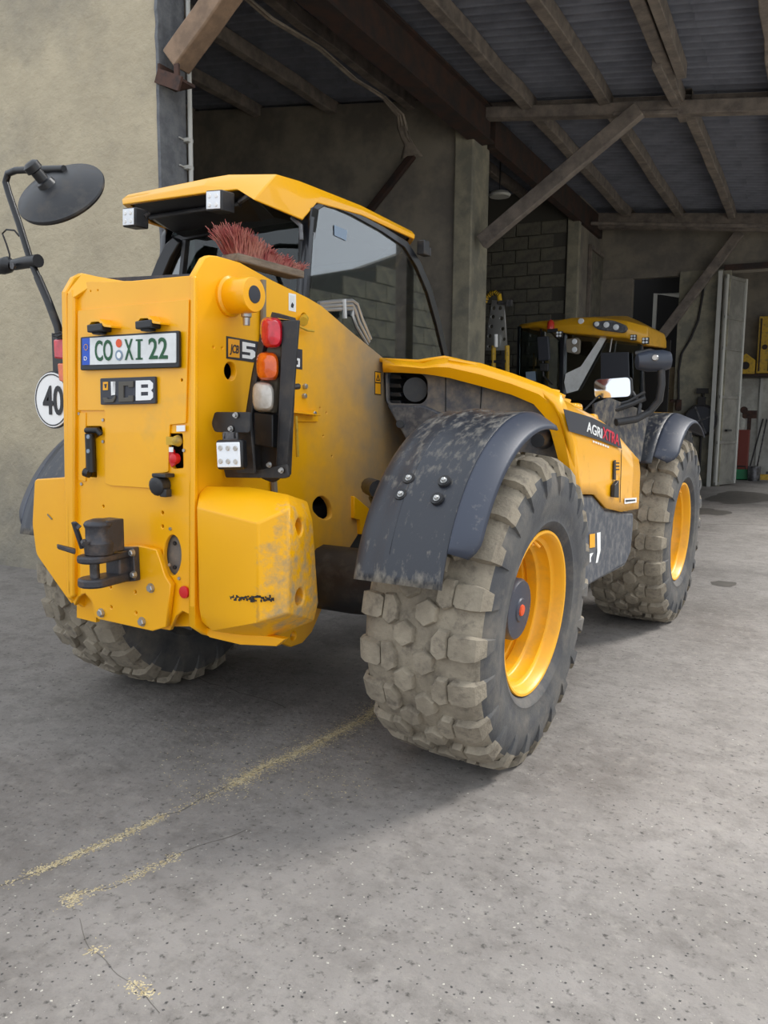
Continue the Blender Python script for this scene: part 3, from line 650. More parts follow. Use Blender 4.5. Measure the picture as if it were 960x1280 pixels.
for u, v in ((166, 691), (168, 718)):
    m = MB(); m.lathe([(0, .015), (.004, .015)], at(u, v, y=hy-.03), (0, -1, 0), 14); m.hexa(at(u, v, y=hy-.034), (0, -1, 0), .012, .016); m.build('bolt', 'bolt', hitch)
# ------------------------------------------------------------------ number plate, lamps above it, emblem
def pq(u, v, y): return at(u, v, y=y)
def frame_of(tl, tr, bl): 
    ux = (tr-tl).normalized(); uy = (tl-bl).normalized(); return ux, uy
py_ = YP-.028
m = MB(); m.prism(rnd(px([(100.3, 421.3), (223, 413), (223.5, 459.5), (100.3, 463)], y=py_), .008), (0, .014, 0)); npf = m.build('number_plate', 'black_clean', T, bevel=.003)
py2 = py_-.003
m = MB(); m.prism(rnd(px([(102.6, 423), (219.8, 416), (219.8, 453.3), (102.6, 456.3)], y=py2), .005), (0, .004, 0)); m.build('plate_sheet', 'white', npf)
m = MB(); m.prism(rnd(px([(102.6, 423), (112, 422.4), (112, 456), (102.6, 456.3)], y=py2-.001), .003), (0, .002, 0)); m.build('blue_band', 'blue_print', npf)
def txt_px(s, u0, v0, u1, v1, y, mt, parent, bold=0, name='lettering', x=None, pad=1.0, depth=.0008, shear=0):
    """text whose cap height spans v0(top)..v1(bottom) at left u0, and whose width spans to u1"""
    k = dict(y=y) if x is None else dict(x=x)
    bl, tl = at(u0, v1[0], **k), at(u0, v0[0], **k); br = at(u1, v1[1], **k)
    ux = (br-bl).normalized(); uy = (tl-bl).normalized() if x is not None else Z
    if x is None: uy = Z; ux = Vector((ux.x, 0, ux.z)).normalized()
    hcap = (tl-bl).length; size = hcap/.69; 
    o = text(name, s, size, bl, ux, uy, mt, parent, 1, depth, bold*size, 1, shear)
    # fit to width
    cs = [(Vector(vv.co)-bl).dot(ux) for vv in o.data.vertices]; w = max(cs); w0_ = min(cs); tgt = (br-bl).length; f = tgt/(w-w0_)
    for vv in o.data.vertices: d = Vector(vv.co)-bl; a = d.dot(ux); vv.co = bl+(d-ux*a)+ux*((a-w0_)*f)
    return o
yt = py2-.002
txt_px('CO', 119, (426.2, 425), 141, (450.8, 449.8), yt, 'green_print', npf, .012)
txt_px('X', 156, (424.2, 424), 166.5, (449.6, 449.2), yt, 'green_print', npf, .012)
m = MB(); m.prism(px([(171.9, 424.3), (175.3, 424.1), (175.3, 449), (171.9, 449.2)], y=yt), (0, .001, 0)); m.build('lettering', 'green_print', npf)
for v in (424.2, 447.6):
    m = MB(); m.prism(px([(169.5, v), (178, v-.4), (178, v+1.9), (169.5, v+2.1)], y=yt), (0, .001, 0)); m.build('lettering_serif', 'green_print', npf)
txt_px('22', 186, (423, 421.5), 209.5, (448.6, 448), yt, 'green_print', npf, .012)
txt_px('D', 105, (445.5, 445.5), 108.6, (450.5, 450.5), yt, 'white_paint', npf)
for u, v, r, c in ((148.5, 429, .016, 'orange_print'), (148.7, 444, .02, 'grey_print')):
    m = MB(); m.lathe([(0, r), (.001, r)], at(u, v, y=yt), (0, -1, 0), 20); m.build('plate_seal', c, npf)
m = MB(); m.lathe([(0, .012), (.001, .012)], at(148.7, 444, y=yt-.002), (0, -1, 0), 16); m.build('seal_centre', 'white_paint', npf)
for k in range(12):
    m = MB(); c = at(107.3, 434, y=yt-.001); m.box(c+Vector((.011*math.cos(k*PI/6), 0, .011*math.sin(k*PI/6))), (.003, .001, .003)); m.build('star', 'yellow_print', npf) if k % 1 == 0 else None
for u in (0, 61):
    base = px([(108+u, 407-u*.07), (112+u, 399-u*.07), (124+u, 398.5-u*.07), (131+u, 405.5-u*.07), (139+u, 407-u*.07), (139+u, 409.5-u*.07), (130+u, 408.5-u*.07), (123+u, 402-u*.07), (114+u, 402.5-u*.07), (110.5+u, 408-u*.07)], y=YP-.055)
    m = MB(); m.prism([p for p in base], (0, .055, 0)); hd = m.build('plate_lamp', 'yellow', T, bevel=.001)
    c = at(124+u, 410.5-u*.07, y=YP-.035); m = MB(); m.box(c, (.085, .05, .030), Matrix.Rotation(-.03, 3, 'Y')); m.box(c+Vector((0, 0, -.018)), (.05, .035, .010)); m.build('lamp_body', 'grey_print' if 0 else 'black', hd, bevel=.005)
# emblem panel
ey = YP-.022
m = MB(); m.prism(rnd(px([(125, 473), (193.5, 470.5), (194, 504.5), (125.5, 506)], y=ey), .006), (0, .012, 0)); em = m.build('emblem_panel', 'decal', T, bevel=.002)
e2 = ey-.002
m = MB(); m.prism(px([(141, 477), (143.5, 476.9), (143.5, 493.6), (140, 494)], y=e2), (0, .003, 0)); m.prism(px([(138.5, 477), (143.7, 476.8), (143.7, 490), (139, 494.5)], y=e2), (0, .003, 0)); m.build('letter', 'white_paint', em)
m = MB(); m.prism(px([(128, 497), (133, 497), (134, 499), (139, 499), (143.7, 494), (143.7, 498), (141, 503), (130, 503.5)], y=e2-.004), (0, .007, 0)); m.build('letter', 'embossed', em, bevel=.0015)
m = MB(); m.prism(px([(148, 477), (166, 476.3), (166, 484), (160, 484.3), (160, 482), (154, 482.3), (154, 497), (160, 496.7), (160, 494.5), (166, 494.2), (166, 502), (148, 502.5)], y=e2-.004), (0, .007, 0)); m.build('letter', 'embossed', em, bevel=.0015)
bB = px([(169.5, 475.8), (187, 475.2), (191, 479), (191, 485), (188.5, 488), (191, 491), (191, 497), (188, 500), (169.5, 500.8)], y=e2)
plate('letter', bB, [px([(176, 480.6), (185, 480.3), (185, 484.6), (176, 484.9)], y=e2), px([(176, 490), (185, 489.7), (185, 494.3), (176, 494.7)], y=e2)], .003, 'white_paint', em, .0003, N_)
m = MB(); m.prism(px([(128.6, 477.5), (134.6, 477.2), (134.6, 487.5), (128.6, 487.8)], y=e2), (0, .003, 0)); m.build('yellow_badge', 'yellow_print', em)
m = MB(); m.prism(px([(130, 480), (133.3, 479.8), (132.6, 484.8), (131.2, 485)], y=e2-.001), (0, .002, 0)); m.build('badge_mark', 'decal', em)
# latch handle in the slot (left), key latch and socket (right)
m = MB(); m.tube([at(108, 538, y=YP-.02), at(122, 538, y=YP-.02), at(126, 543, y=YP-.012)], .012, 10); m.tube([at(112, 542, y=YP-.022), at(113, 565, y=YP-.022), at(114, 590, y=YP-.022)], .019, 10); m.tube([at(106, 590, y=YP-.035), at(112, 592, y=YP-.03)], .018, 12); lh = m.build('latch_handle', 'black_clean', T, True)
for v in (546, 564): m = MB(); m.lathe([(0, .009), (.004, .008)], at(110.5, v, y=YP-.042), (0, -1, 0), 12); m.build('handle_stud', 'grey_print', lh, True)
m = MB(); m.lathe([(0, .022), (.014, .018), (.02, .01)], at(222.5, 551, y=YP), (0, -1, 0), 16); m.box(at(214, 551, y=YP-.012), (.04, .012, .03)); kl = m.build('key_latch', 'lever', T, True)
m = MB(); m.lathe([(0, .02), (.02, .018), (.024, .01)], at(221, 573, y=YP), (0, -1, 0), 16); m.prism(px([(211, 563), (216, 562), (219, 580), (214, 584), (211, 575)], y=YP-.012), (0, .01, 0)); ren(m.build('isolator_switch', 'red', T, True), 'red battery isolator switch')
m = MB(); m.prism(px([(220.5, 532), (231, 531.5), (231, 539), (220.5, 539.5)], y=YP-.012), (0, .003, 0)); m.build('white_sticker', 'white_paint', T)
m = MB(); m.prism(px([(211, 559), (216, 559), (216, 565), (211, 565)], y=YP-.02), (0, .003, 0)); m.build('white_tag', 'white_paint', T)
sc_ = at(207, 606, y=YP-.035)
m = MB(); m.lathe([(0, .03), (.02, .036), (.05, .037), (.055, .03), (.058, .02)], at(207, 605, y=YP), (0, -1, -.12), 14); m.box(at(204, 594, y=YP-.03), (.07, .05, .014)); m.box(at(207, 616, y=YP-.03), (.035, .03, .03)); m.build('trailer_socket', 'black', T, True, bevel=.003)
# ------------------------------------------------------------------ items on the right side plate
fc = at(318, 368, x=.225); R0 = .068
m = MB(); m.lathe([(-.13, R0*1.12), (-.112, R0*1.12), (-.105, R0*.98), (-.008, R0*.98), (0, R0*.93), (.0005, .02)], fc, X, 40); pv = m.build('pivot_pin_tube', 'yellow', T, True)
m = MB(); m.lathe([(0, .033), (.003, .032), (.004, .01)], fc, X, 24); m.build('pivot_cap', 'decal', pv, True)
m = MB(); m.lathe([(0, .02), (.018, .02), (.022, .014), (.05, .013)], at(308, 390, x=.17), (0, 0, -1), 12); m.build('grease_point', 'bolt', pv, True)
def dec(pts_, x, mt, name, parent=T, th=.0012): m = MB(); m.prism(px(pts_, x=x), (-th, 0, 0)); return m.build(name, mt, parent)
dc = dec([(283, 420), (378, 437), (378, 462), (283, 448)], SX+.002, 'decal', 'model_decal')
dec([(285.5, 423), (299.5, 425), (299.5, 447.5), (285.5, 446)], SX+.0035, 'yellow_print', 'yellow_badge', dc)
txt_px('JCB', 287.5, (430, 431.5), 298.5, (440, 442), 0, 'decal', dc, .02, x=SX+.0045, shear=.2)
m = MB(); 
for p in ([(303, 427), (319, 430), (319, 434), (308, 432.4), (308, 436), (316, 437.3), (319, 440), (319, 446), (315, 449), (303, 447.4), (303, 443), (313, 444.5), (313, 440.8), (303, 439.5)],): m.prism(px(p, x=SX+.0045), (-.001, 0, 0))
m.build('digit', 'white_paint', dc)
plate('digit', rnd(px([(368, 447), (375, 448.3), (375, 459), (368, 458)], x=SX+.0045), .004, 3), [px([(370.3, 450.3), (372.7, 450.7), (372.7, 456), (370.3, 455.6)], x=SX+.0045)], .001, 'white_paint', dc, .0001, (-1, 0, 0))
ws = dec([(361, 366), (370, 368), (370, 390), (361, 388)], SX+.002, 'white_paint', 'warning_sticker'); dec([(362.5, 368.5), (368.5, 370), (368.5, 388), (362.5, 386)], SX+.003, 'white', 'sticker_field', ws); dec([(365.5, 378), (367.5, 381), (366.5, 385), (364, 384), (364, 381)], SX+.004, 'dark_print', 'drop_mark', ws)
dec([(468.5, 464), (476.5, 465), (476.5, 494), (468.5, 493)], SX+.002, 'dark_print', 'warning_sticker'); dec([(469.3, 465.2), (475.8, 466), (475.8, 478), (469.3, 477.4)], SX+.003, 'yellow_print', 'sticker_field'); dec([(469.3, 479), (475.8, 479.6), (475.8, 492.8), (469.3, 492)], SX+.003, 'yellow_print', 'sticker_field')
plate('warning_triangle', px([(470, 475.8), (475.2, 476.3), (472.7, 467.6)], x=SX+.004), [px([(471.3, 474.6), (473.9, 474.8), (472.7, 470.6)], x=SX+.004)], .001, 'dark_print', T, .0001, (-1, 0, 0))
m = MB(); m.tube([at(380, 398, x=SX+.0), at(379, 402, x=SX+.03)], .02, 10); m.tube([at(374, 408, x=SX+.03), at(384, 413, x=SX+.04), at(392, 414, x=SX+.03)], .005, 6); m.build('latch_lever', 'lever', T, True)
m = MB(); m.box(at(378, 517, x=SX+.03), (.05, .2, .006), Matrix.Rotation(-.06, 3, 'X')); m.box(at(376, 520, x=SX+.006), (.01, .24, .05)); sb = m.build('side_bracket', 'yellow', T, bevel=.002)
for u, v in ((380, 483), (391, 517), (379, 495)): m = MB(); m.hexa(at(u, v, x=SX), X, .012, .016); m.build('bolt', 'bolt', T)
m = MB(); m.tube([at(364, 484, x=SX+.05), at(373, 483, x=SX+.05)], .013, 10); m.build('cross_pin', 'steel', T, True)
m = MB(); m.tube([at(370, 520, x=SX+.05), at(371, 545, x=SX+.05), at(372, 571, x=SX+.05)], .007, 8); m.build('linkage_rod', 'lever', T, True)
m = MB(); m.tube([at(358, 515, x=SX+.06), at(362, 540, x=SX+.06), at(361, 560, x=SX+.06), at(357, 570, x=SX+.05)], .008, 8); m.build('cable', 'rope', T, True)
m = MB(); m.tube([at(329, 350, x=SX+.012), at(329, 400, x=SX+.012), at(327, 480, x=SX+.012)], .012, 8); m.build('cable_conduit', 'grey_dust', T, True)
m = MB(); m.tube([at(342, 600, x=SX+.012), at(343, 616, x=SX+.012)], .014, 8); m.build('cable_conduit', 'grey_dust', T, True)
# bracket sticking out by the fender, dark underside
m = MB(); m.prism(px([(443, 620), (462, 636), (456, 668), (451, 668), (450, 650), (443, 648)], x=SX+.02), (-.03, 0, 0)); m.build('fender_bracket', 'yellow', T, bevel=.003)
m = MB(); m.tube([at(462, 608, x=.3), at(473, 612, x=.45)], .04, 12); m.tube([at(466, 622, x=.3), at(470, 630, x=.4)], .02, 10); m.build('hydraulic_fitting', 'black', T, True)
# ------------------------------------------------------------------ tail lamp assembly
def tail(side=1):
    if side == 1:
        P_ = lambda l, y: px(l, y=y)
        m = MB(); m.prism(rnd(P_([(330, 397), (372, 401), (366, 480), (361, 560), (356, 592), (342, 604), (330, 600), (312, 590), (306, 560), (306, 520), (314, 468), (323, 425)], -.56), .02), (0, .012, 0)); a = m.build('tail_lamp', 'black', T, bevel=.003)
        m = MB(); m.prism(P_([(353, 401), (373, 400), (370, 440), (364, 520), (357, 590), (344, 596), (346, 560), (352, 480)], -.64), (0, .012, 0)); m.prism(P_([(353, 401), (356, 401), (348, 595), (344, 596)], -.64), (0, .08, 0)); m.build('guard', 'black', a, bevel=.003)
        m = MB(); m.prism(P_([(331, 398), (325, 418), (316, 466), (308, 520), (306, 558), (310, 585), (316, 592), (316, 560), (314, 520), (321, 470), (332, 420), (336, 400)], -.61), (0, .06, 0)); m.build('guard', 'black', a, bevel=.003)
        m = MB(); m.prism(P_([(331, 399), (353, 401), (351, 440), (341, 516), (317, 512), (322, 466)], -.585), (0, .03, 0)); m.build('lamp_backing', 'grey_dust', a, bevel=.004)
        m = MB(); m.prism(P_([(317, 515), (341, 518), (341, 560), (316, 556)], -.60), (0, .04, 0)); m.build('cover_box', 'black', a, bevel=.005)
        m = MB(); m.prism(P_([(340, 390), (361, 396), (362, 400), (338, 396)], -.60), (0, .04, 0)); m.build('top_clip', 'black', a)
        for u, v, du, dv, mt, l_ in ((339.5, 416, 13.5, 18.5, 'red_lens', 'red tail light lens'), (334.5, 458, 14, 17.5, 'orange_lens', 'orange indicator lens'), (329, 496, 13.5, 18, 'white_lens', 'clear reversing lens')):
            o_ = [(u+du*math.copysign(abs(math.cos(t_))**.6, math.cos(t_)), v+dv*math.copysign(abs(math.sin(t_))**.6, math.sin(t_))+(du*math.cos(t_))*.08) for t_ in [2*PI*k/28 for k in range(28)]]
            rings = []
            for sc, yy in ((1.06, -.60), (1.0, -.615), (.96, -.64), (.8, -.652), (.45, -.656), (.05, -.657)):
                rings.append(px([(u+(a1-u)*sc, v+(b1-v)*sc) for a1, b1 in o_], y=yy))
            m = MB(); V = [[m.bm.verts.new(p) for p in r] for r in rings]
            for A_, B_ in zip(V, V[1:]):
                for k in range(28): m.bm.faces.new((A_[k], A_[(k+1) % 28], B_[(k+1) % 28], B_[k]))
            m.bm.faces.new(V[-1]); ren(m.build('lens', mt, a, True), l_)
        m = MB(); m.prism(rnd(P_([(268, 515), (312, 515), (312, 541), (290, 541), (268, 540), (264, 530)], -.745), .012), (0, .012, 0)); m.prism(rnd(P_([(279, 584), (322, 588), (358, 580), (361, 596), (355, 598), (282, 597)], -.67), .006), (0, .01, 0)); m.prism(P_([(290, 525), (312, 516), (318, 592), (296, 592)], -.70), (0, .012, 0)); m.build('lamp_bracket', 'black', a, bevel=.002)
        for u, v in ((295, 519), (289, 536), (337, 581), (352, 588), (310, 583)): m = MB(); m.lathe([(0, .011), (.003, .011), (.003, .008), (.012, .007)], at(u, v, y=-.75 if v < 550 else -.675), (0, -1, 0), 10); m.build('bolt', 'bolt', a)
        c = at(286, 568.5, y=-.80); Rt = Matrix.Rotation(.30, 3, 'Z') @ Matrix.Rotation(-.04, 3, 'Y')
        m = MB(); m.box(c+Vector((-.008, .026, 0)), (.104, .05, .108), Rt); wlp = m.build('work_lamp', 'black_clean', a, bevel=.01)
        m = MB(); m.box(c+Vector((0, -.001, 0)), (.09, .008, .09), Rt); m.build('lamp_face', 'lamp_glass', wlp, bevel=.003)
        m = MB()
        for i in (-1, 0, 1):
            for j in (-1, 1): m.lathe([(0, .010), (.003, .008)], c+Vector((i*.028, i*.0085-.006, j*.024)), (0, -1, 0), 10)
        m.build('led_row', 'white_lens', wlp)
        m = MB(); m.tube([at(280, 541, y=-.77), at(280, 550, y=-.77), at(297, 550, y=-.77), at(296, 541, y=-.77)], .006, 6); m.box(at(288, 545, y=-.76), (.05, .02, .03)); m.build('lamp_yoke', 'steel', wlp)
tail()
# left tail lamp, mostly hidden behind the rear plate
m = MB(); m.prism(px([(64, 416), (84, 420), (84, 500), (66, 470)], y=-.70), (0, .02, 0)); tl = m.build('tail_lamp', 'black', T, bevel=.003)
m = MB(); m.prism(rnd(px([(66, 424), (84, 424), (84, 450), (67, 448)], y=-.76), .01), (0, .05, 0)); ren(m.build('lens', 'red_lens', tl, bevel=.01), 'red tail light lens')
m = MB(); m.prism(rnd(px([(71, 454), (84, 454), (84, 480), (73, 476)], y=-.76), .01), (0, .05, 0)); ren(m.build('lens', 'orange_lens', tl, bevel=.01), 'orange indicator lens')
# speed disc
c40 = at(66, 500, y=-.72)
m = MB(); m.lathe([(0, .118), (.004, .118)], c40, (0, -1, 0), 40); sd_ = m.build('speed_disc', 'white_paint', T, True)
ringo = [c40+Vector((.112*math.cos(k*PI/20), -.0062, .112*math.sin(k*PI/20))) for k in range(40)]; ringi = [c40+Vector((.107*math.cos(k*PI/20), -.0062, .107*math.sin(k*PI/20))) for k in range(40)]
plate('border_ring', ringo, [ringi], .001, 'dark_print', sd_, .0001, N_)
txt_px('40', 54, (483, 482), 79.5, (517, 518), c40.y-.007, 'dark_print', sd_, .02)
m = MB(); m.lathe([(0, .124), (.006, .124)], c40+Vector((0, .008, 0)), (0, -1, 0), 40); m.build('disc_backing', 'black', sd_)
# ------------------------------------------------------------------ rear mirrors on the left
my = -.74
m = MB(); m.tube(px([(77, 432), (72, 408), (60, 376), (47, 346)], y=my), .017, 12); mp_ = m.build('mirror_pole', 'black', T, True)
m = MB(); m.tube([at(47, 346, y=my), at(38, 325, y=my), at(24, 280, y=my), at(12, 245, y=my), at(7, 228, y=my), at(10, 217, y=my), at(20, 213, y=my), at(44, 212, y=my), at(80, 211, y=my)], .0145, 12); m.build('mirror_arm', 'black_clean', mp_, True)
m = MB(); m.tube(px([(18, 331), (32, 328), (48, 326)], y=my), [.024, .026, .028], 14); m.tube(px([(-4, 337), (3, 333), (10, 331), (15, 332)], y=my), [.02, .036, .036, .02], 14); m.build('arm_clamp', 'black_clean', mp_, True)
m = MB(); m.lathe([(0, .014), (.012, .014)], at(18, 333, y=my-.03), (0, -1, 0), 12); m.build('clamp_bolt', 'steel', mp_)
m = MB(); m.tube(px([(24, 295), (18, 288), (8, 287), (3, 292), (8, 305), (12, 318), (12, 325)], y=my), .004, 6); m.build('mirror_cable', 'rope', mp_, True)
nB = Vector((.231, -.74, .62)).normalized(); dc_ = at(75, 239, y=my-.03)
m = MB(); m.lathe([(-.028, .16), (-.024, .180), (-.012, .186), (-.004, .184), (.0, .172), (.012, .150), (.024, .11), (.034, .06), (.038, .03)], dc_, nB, 48); md = m.build('mirror_disc', 'black', mp_, True)
m = MB(); m.lathe([(.03, .04), (.055, .034), (.06, .024), (.10, .024), (.105, .034), (.13, .034), (.14, .02)], dc_-RV*.03+nB*(-.01), (nB*.8+UV*.25-RV*.35), 20); m.build('ball_joint', 'black_clean', mp_, True)
m = MB(); m.lathe([(-.0285, .158), (-.029, .01)], dc_, nB, 40); m.build('mirror_glass', 'mirror_glass', mp_, True)
m = MB(); m.tube(px([(66, 418), (76, 415), (90, 421)], y=my-.06), .003, 5); m.tube(px([(66, 419), (72, 421), (80, 417)], y=my-.03), .005, 5); m.build('cable_tie', 'rope', mp_, True)
# ------------------------------------------------------------------ cab
top = [(-.92, 1.40, 2.36), (-1.0, .6, 2.41), (-.99, .05, 2.42), tuple(at(160, 243, y=-.17)), tuple(at(262, 222, y=-.15)), tuple(at(286, 218, y=-.12)), tuple(at(345, 217.5, x=-.11)), tuple(at(374, 226, x=-.08)), tuple(at(402, 237, x=-.06)), tuple(at(452, 257, x=-.06)), tuple(at(515, 289, x=-.06)), (-.45, 1.5, 2.36)]
low = [(-.93, 1.44, 2.30), (-1.02, .6, 2.32), (-1.01, 0, 2.34), tuple(at(153, 256, y=-.20)), tuple(at(252, 242, y=-.20)), tuple(at(297, 237, y=-.17)), tuple(at(318, 250, x=-.12)), tuple(at(378, 275, x=-.055)), tuple(at(396, 253.5, x=-.04)), tuple(at(452, 269, x=-.04)), tuple(at(518, 299, x=-.04)), (-.45, 1.54, 2.30)]
cx, cy = -.52, .6
bm = bmesh.new()
def ring(pts_): return [bm.verts.new(p) for p in pts_]
inn = [(cx+(x-cx)*.86, cy+(y-cy)*.86, z+.012) for x, y, z in top]; inn2 = [(cx+(x-cx)*.4, cy+(y-cy)*.4, 2.455) for x, y, z in top]
mid = [((a[0]*.5+b[0]*.5)+(.012 if a[0] > -.3 else (-.012 if a[0] < -.8 else 0)), (a[1]+b[1])/2-(.012 if a[1] < .1 else 0), (a[2]+b[2])/2) for a, b in zip(top, low)]
lowin = [(cx+(x-cx)*.96, cy+(y-cy)*.96, z+.004) for x, y, z in low]
R4 = [ring(lowin), ring(low), ring(mid), ring(top), ring(inn), ring(inn2)]
for A_, B_ in zip(R4, R4[1:]):
    for k in range(12): bm.faces.new((A_[k], A_[(k+1) % 12], B_[(k+1) % 12], B_[k]))
bm.faces.new(R4[-1]); bmesh.ops.recalc_face_normals(bm, faces=bm.faces)
me = bpy.data.meshes.new('cab_roof'); bm.to_mesh(me); bm.free(); rf = link('cab_roof', me, 'cab_paint', T, True)
bv = rf.modifiers.new('b', 'BEVEL'); bv.width = .008; bv.segments = 2; bv.limit_method = 'ANGLE'; bv.angle_limit = math.radians(25)
m = MB(); A_ = [(cx+(x-cx)*.965, cy+(y-cy)*.965, z+.018) for x, y, z in low]; B_ = [(cx+(x-cx)*.78, cy+(y-cy)*.70, 2.285) for x, y, z in low]
V1 = [m.bm.verts.new(p) for p in A_]; V2 = [m.bm.verts.new(p) for p in B_]
for k in range(12): m.bm.faces.new((V1[k], V1[(k+1) % 12], V2[(k+1) % 12], V2[k]))
m.bm.faces.new(V2); m.build('roof_lining', 'black_clean', T)
m = MB(); m.tube([at(188, 272, y=-.08), at(300, 255, y=-.08)], .012, 8); m.build('lining_seam', 'black', T, True)
m = MB(); m.tube([at(300, 252, y=-.1), at(312, 244, y=-.14), at(320, 247, y=-.14)], .012, 8); m.build('grab_fitting', 'steel', T, True)
m = MB(); m.tube([at(365, 272, y=.05), at(376, 282, y=.05), at(377, 300, y=.05)], .01, 8); m.build('window_stay', 'steel', T, True)
# rear wall of the cab
def fplate(name, outer_, inner_, k, mt, th, n): return plate(name, rnd(px(outer_, **k), .03), [rnd(px(inner_, **k), .03)], th, mt, T, .004, n)
yw = .14
fplate('rear_window_frame', [(208, 296), (384, 262), (380, 375), (200, 380)], [(222, 302), (374, 270), (370, 368), (215, 372)], dict(y=yw), 'black_clean', .03, N_)
m = MB(); m.prism(px([(222, 300), (376, 268), (372, 370), (214, 374)], y=yw+.015), (0, .005, 0)); m.build('rear_window', 'rear_glass', T)
m = MB(); m.prism(px([(372, 274), (390, 258), (384, 300), (379, 370), (371, 368), (376, 300)], y=.10), (0, .06, 0)); m.build('rear_pillar', 'frame_black', T, bevel=.006)
m = MB(); m.prism(px([(216, 296), (224, 303), (213, 322), (202, 348), (201, 352), (186, 350), (196, 325), (206, 305)], y=.02), (0, .05, 0)); m.build('curved_pillar', 'black_clean', T, bevel=.006)
m = MB(); m.prism(px([(222, 302), (232, 302), (226, 350), (203, 350), (213, 322)], y=.05), (0, .005, 0)); m.build('quarter_window', 'glass', T)
m = MB(); m.prism(px([(228, 300), (232, 300), (227, 350), (223, 350)], y=.04), (0, .03, 0)); m.build('quarter_pillar', 'black', T)
# side windows
gx = -.045
og = [(389, 268), (393, 257), (400, 252), (410, 251), (440, 262), (480, 283), (510, 302), (526, 327), (540, 360), (551, 400), (562, 450), (564, 500), (382, 470), (382, 365)]
ig = [(393, 275), (398, 263), (406, 257), (414, 258), (440, 269), (478, 290), (506, 309), (521, 333), (535, 366), (546, 405), (557, 450), (558, 490), (390, 460), (387, 365)]
sf = plate('side_window_frame', px(og, x=gx), [px(ig, x=gx)], .04, 'frame_black', T, .004, (-1, 0, 0))
m = MB(); m.prism(px(ig, x=gx-.012), (-.006, 0, 0)); m.build('side_window', 'glass', T)
dec([(418, 281), (434, 288), (433, 301), (418, 294)], gx-.008, 'grey_print', 'window_sticker')
# far side door: same outline on the left side of the cab
dx_ = Vector((-.93, 0, 0))
fo = [at(u, v, x=gx)+dx_ for u, v in og]; fi = [at(u, v, x=gx)+dx_ for u, v in ig]
plate('door_frame', fo, [fi], .04, 'frame_black', T, .004, (-1, 0, 0)); m = MB(); m.prism(fi, (.005, 0, 0)); m.build('door_window', 'glass', T)
m = MB(); m.prism([(-.95, 1.15, 2.3), (-.08, 1.12, 2.3), (-.08, 1.5, 1.6), (-.95, 1.52, 1.6)], (0, .006, 0)); m.build('windscreen', 'glass', T)
for x in (-.95, -.1): m = MB(); m.tube([(x, 1.1, 2.3), (x, 1.35, 2.0), (x, 1.5, 1.6), (x, 1.5, 1.0)], .03, 8); m.build('front_pillar', 'frame_black', T, True)
# cab tub, seat, steering wheel
m = MB(); m.prism([(-.98, .1, .75), (-.98, .15, 1.6), (-.98, 1.5, 1.55), (-.98, 1.6, 1.1), (-.98, 1.3, .7)], (.85, 0, 0)); m.build('cab_tub', 'yellow', T, bevel=.02)
m = MB(); m.prism([(-.72, .42, 1.62), (-.72, .30, 2.1), (-.72, .36, 2.14), (-.72, .52, 1.66)], (.42, 0, 0)); m.box((-.51, .66, 1.62), (.44, .42, .12)); m.build('seat', 'seat', T, bevel=.03)
m = MB(); m.tube([(-.51+.17*math.cos(a), 1.06+.12*math.sin(a), 1.84+.08*math.sin(a)) for a in [2*PI*k/24 for k in range(25)]], .014, 8); m.tube([(-.51, 1.06, 1.84), (-.51, 1.25, 1.5)], .025, 8); m.build('steering_wheel', 'black_clean', T, True)
m = MB(); m.lathe([(0, .05), (.03, .07), (.06, .05)], at(440, 402, x=-.25), (.6, -.6, .3), 20); m.build('control_knob', 'black_clean', T, True)
# pipes on the boom beside the glass
m = MB()
for o_ in (0, 7, 14): m.tube(px([(398, 379+o_*.6), (418, 377+o_*.7), (440, 376+o_*.7), (446-o_*.4, 380+o_), (452-o_*.5, 398+o_*.7), (463-o_*.3, 424+o_*.5)], x=.02), .010, 8)
m.tube(px([(430, 374), (431, 398)], x=.03), .012, 8); m.build('hydraulic_pipes', 'bolt', T, True)
m = MB(); m.box(at(440, 388, x=.0), (.05, .06, .06)); m.build('pipe_clamp', 'steel', T, bevel=.008)
# lamps on the roof
def worklamp(u0, v0, u1, v1, u2, y):
    a, b, c_, e = at(u0, v0+1, y=y), at(u1, v0-.5, y=y), at(u1, v1-1, y=y), at(u0, v1, y=y)
    m = MB(); m.prism([a, b, c_, e], (.01, .075, 0)); o = m.build('work_lamp', 'black', T, bevel=.006)
    def q(f, g): return a+(b-a)*f+(e-a)*g-Y*.002
    m = MB(); m.prism([q(.1, .08), q(.94, .08), q(.94, .92), q(.1, .92)], (0, -.004, 0)); m.build('lamp_face', 'lamp_glass', o, bevel=.001)
    m = MB()
    for f in (.3, .72):
        for g in (.3, .72): m.lathe([(0, .010), (.003, .008)], q(f, g)-Y*.004, (0, -1, 0), 10)
    m.build('led_row', 'white_paint', o)
    m = MB(); m.tube([at(u2, (v0+v1)/2, y=y+.05), at(u2+5, (v0+v1)/2-5, y=y+.08)], .012, 6); m.build('lamp_mount', 'steel', o)
worklamp(153, 259, 169, 284, 180, -.26); worklamp(257, 237, 277, 264, 285, -.26)
m = MB(); m.box(at(529, 310, x=-.02), (.05, .06, .08)); m.box(at(533, 315, x=-.02), (.05, .03, .05)); m.build('side_lamp', 'black', T, bevel=.006)
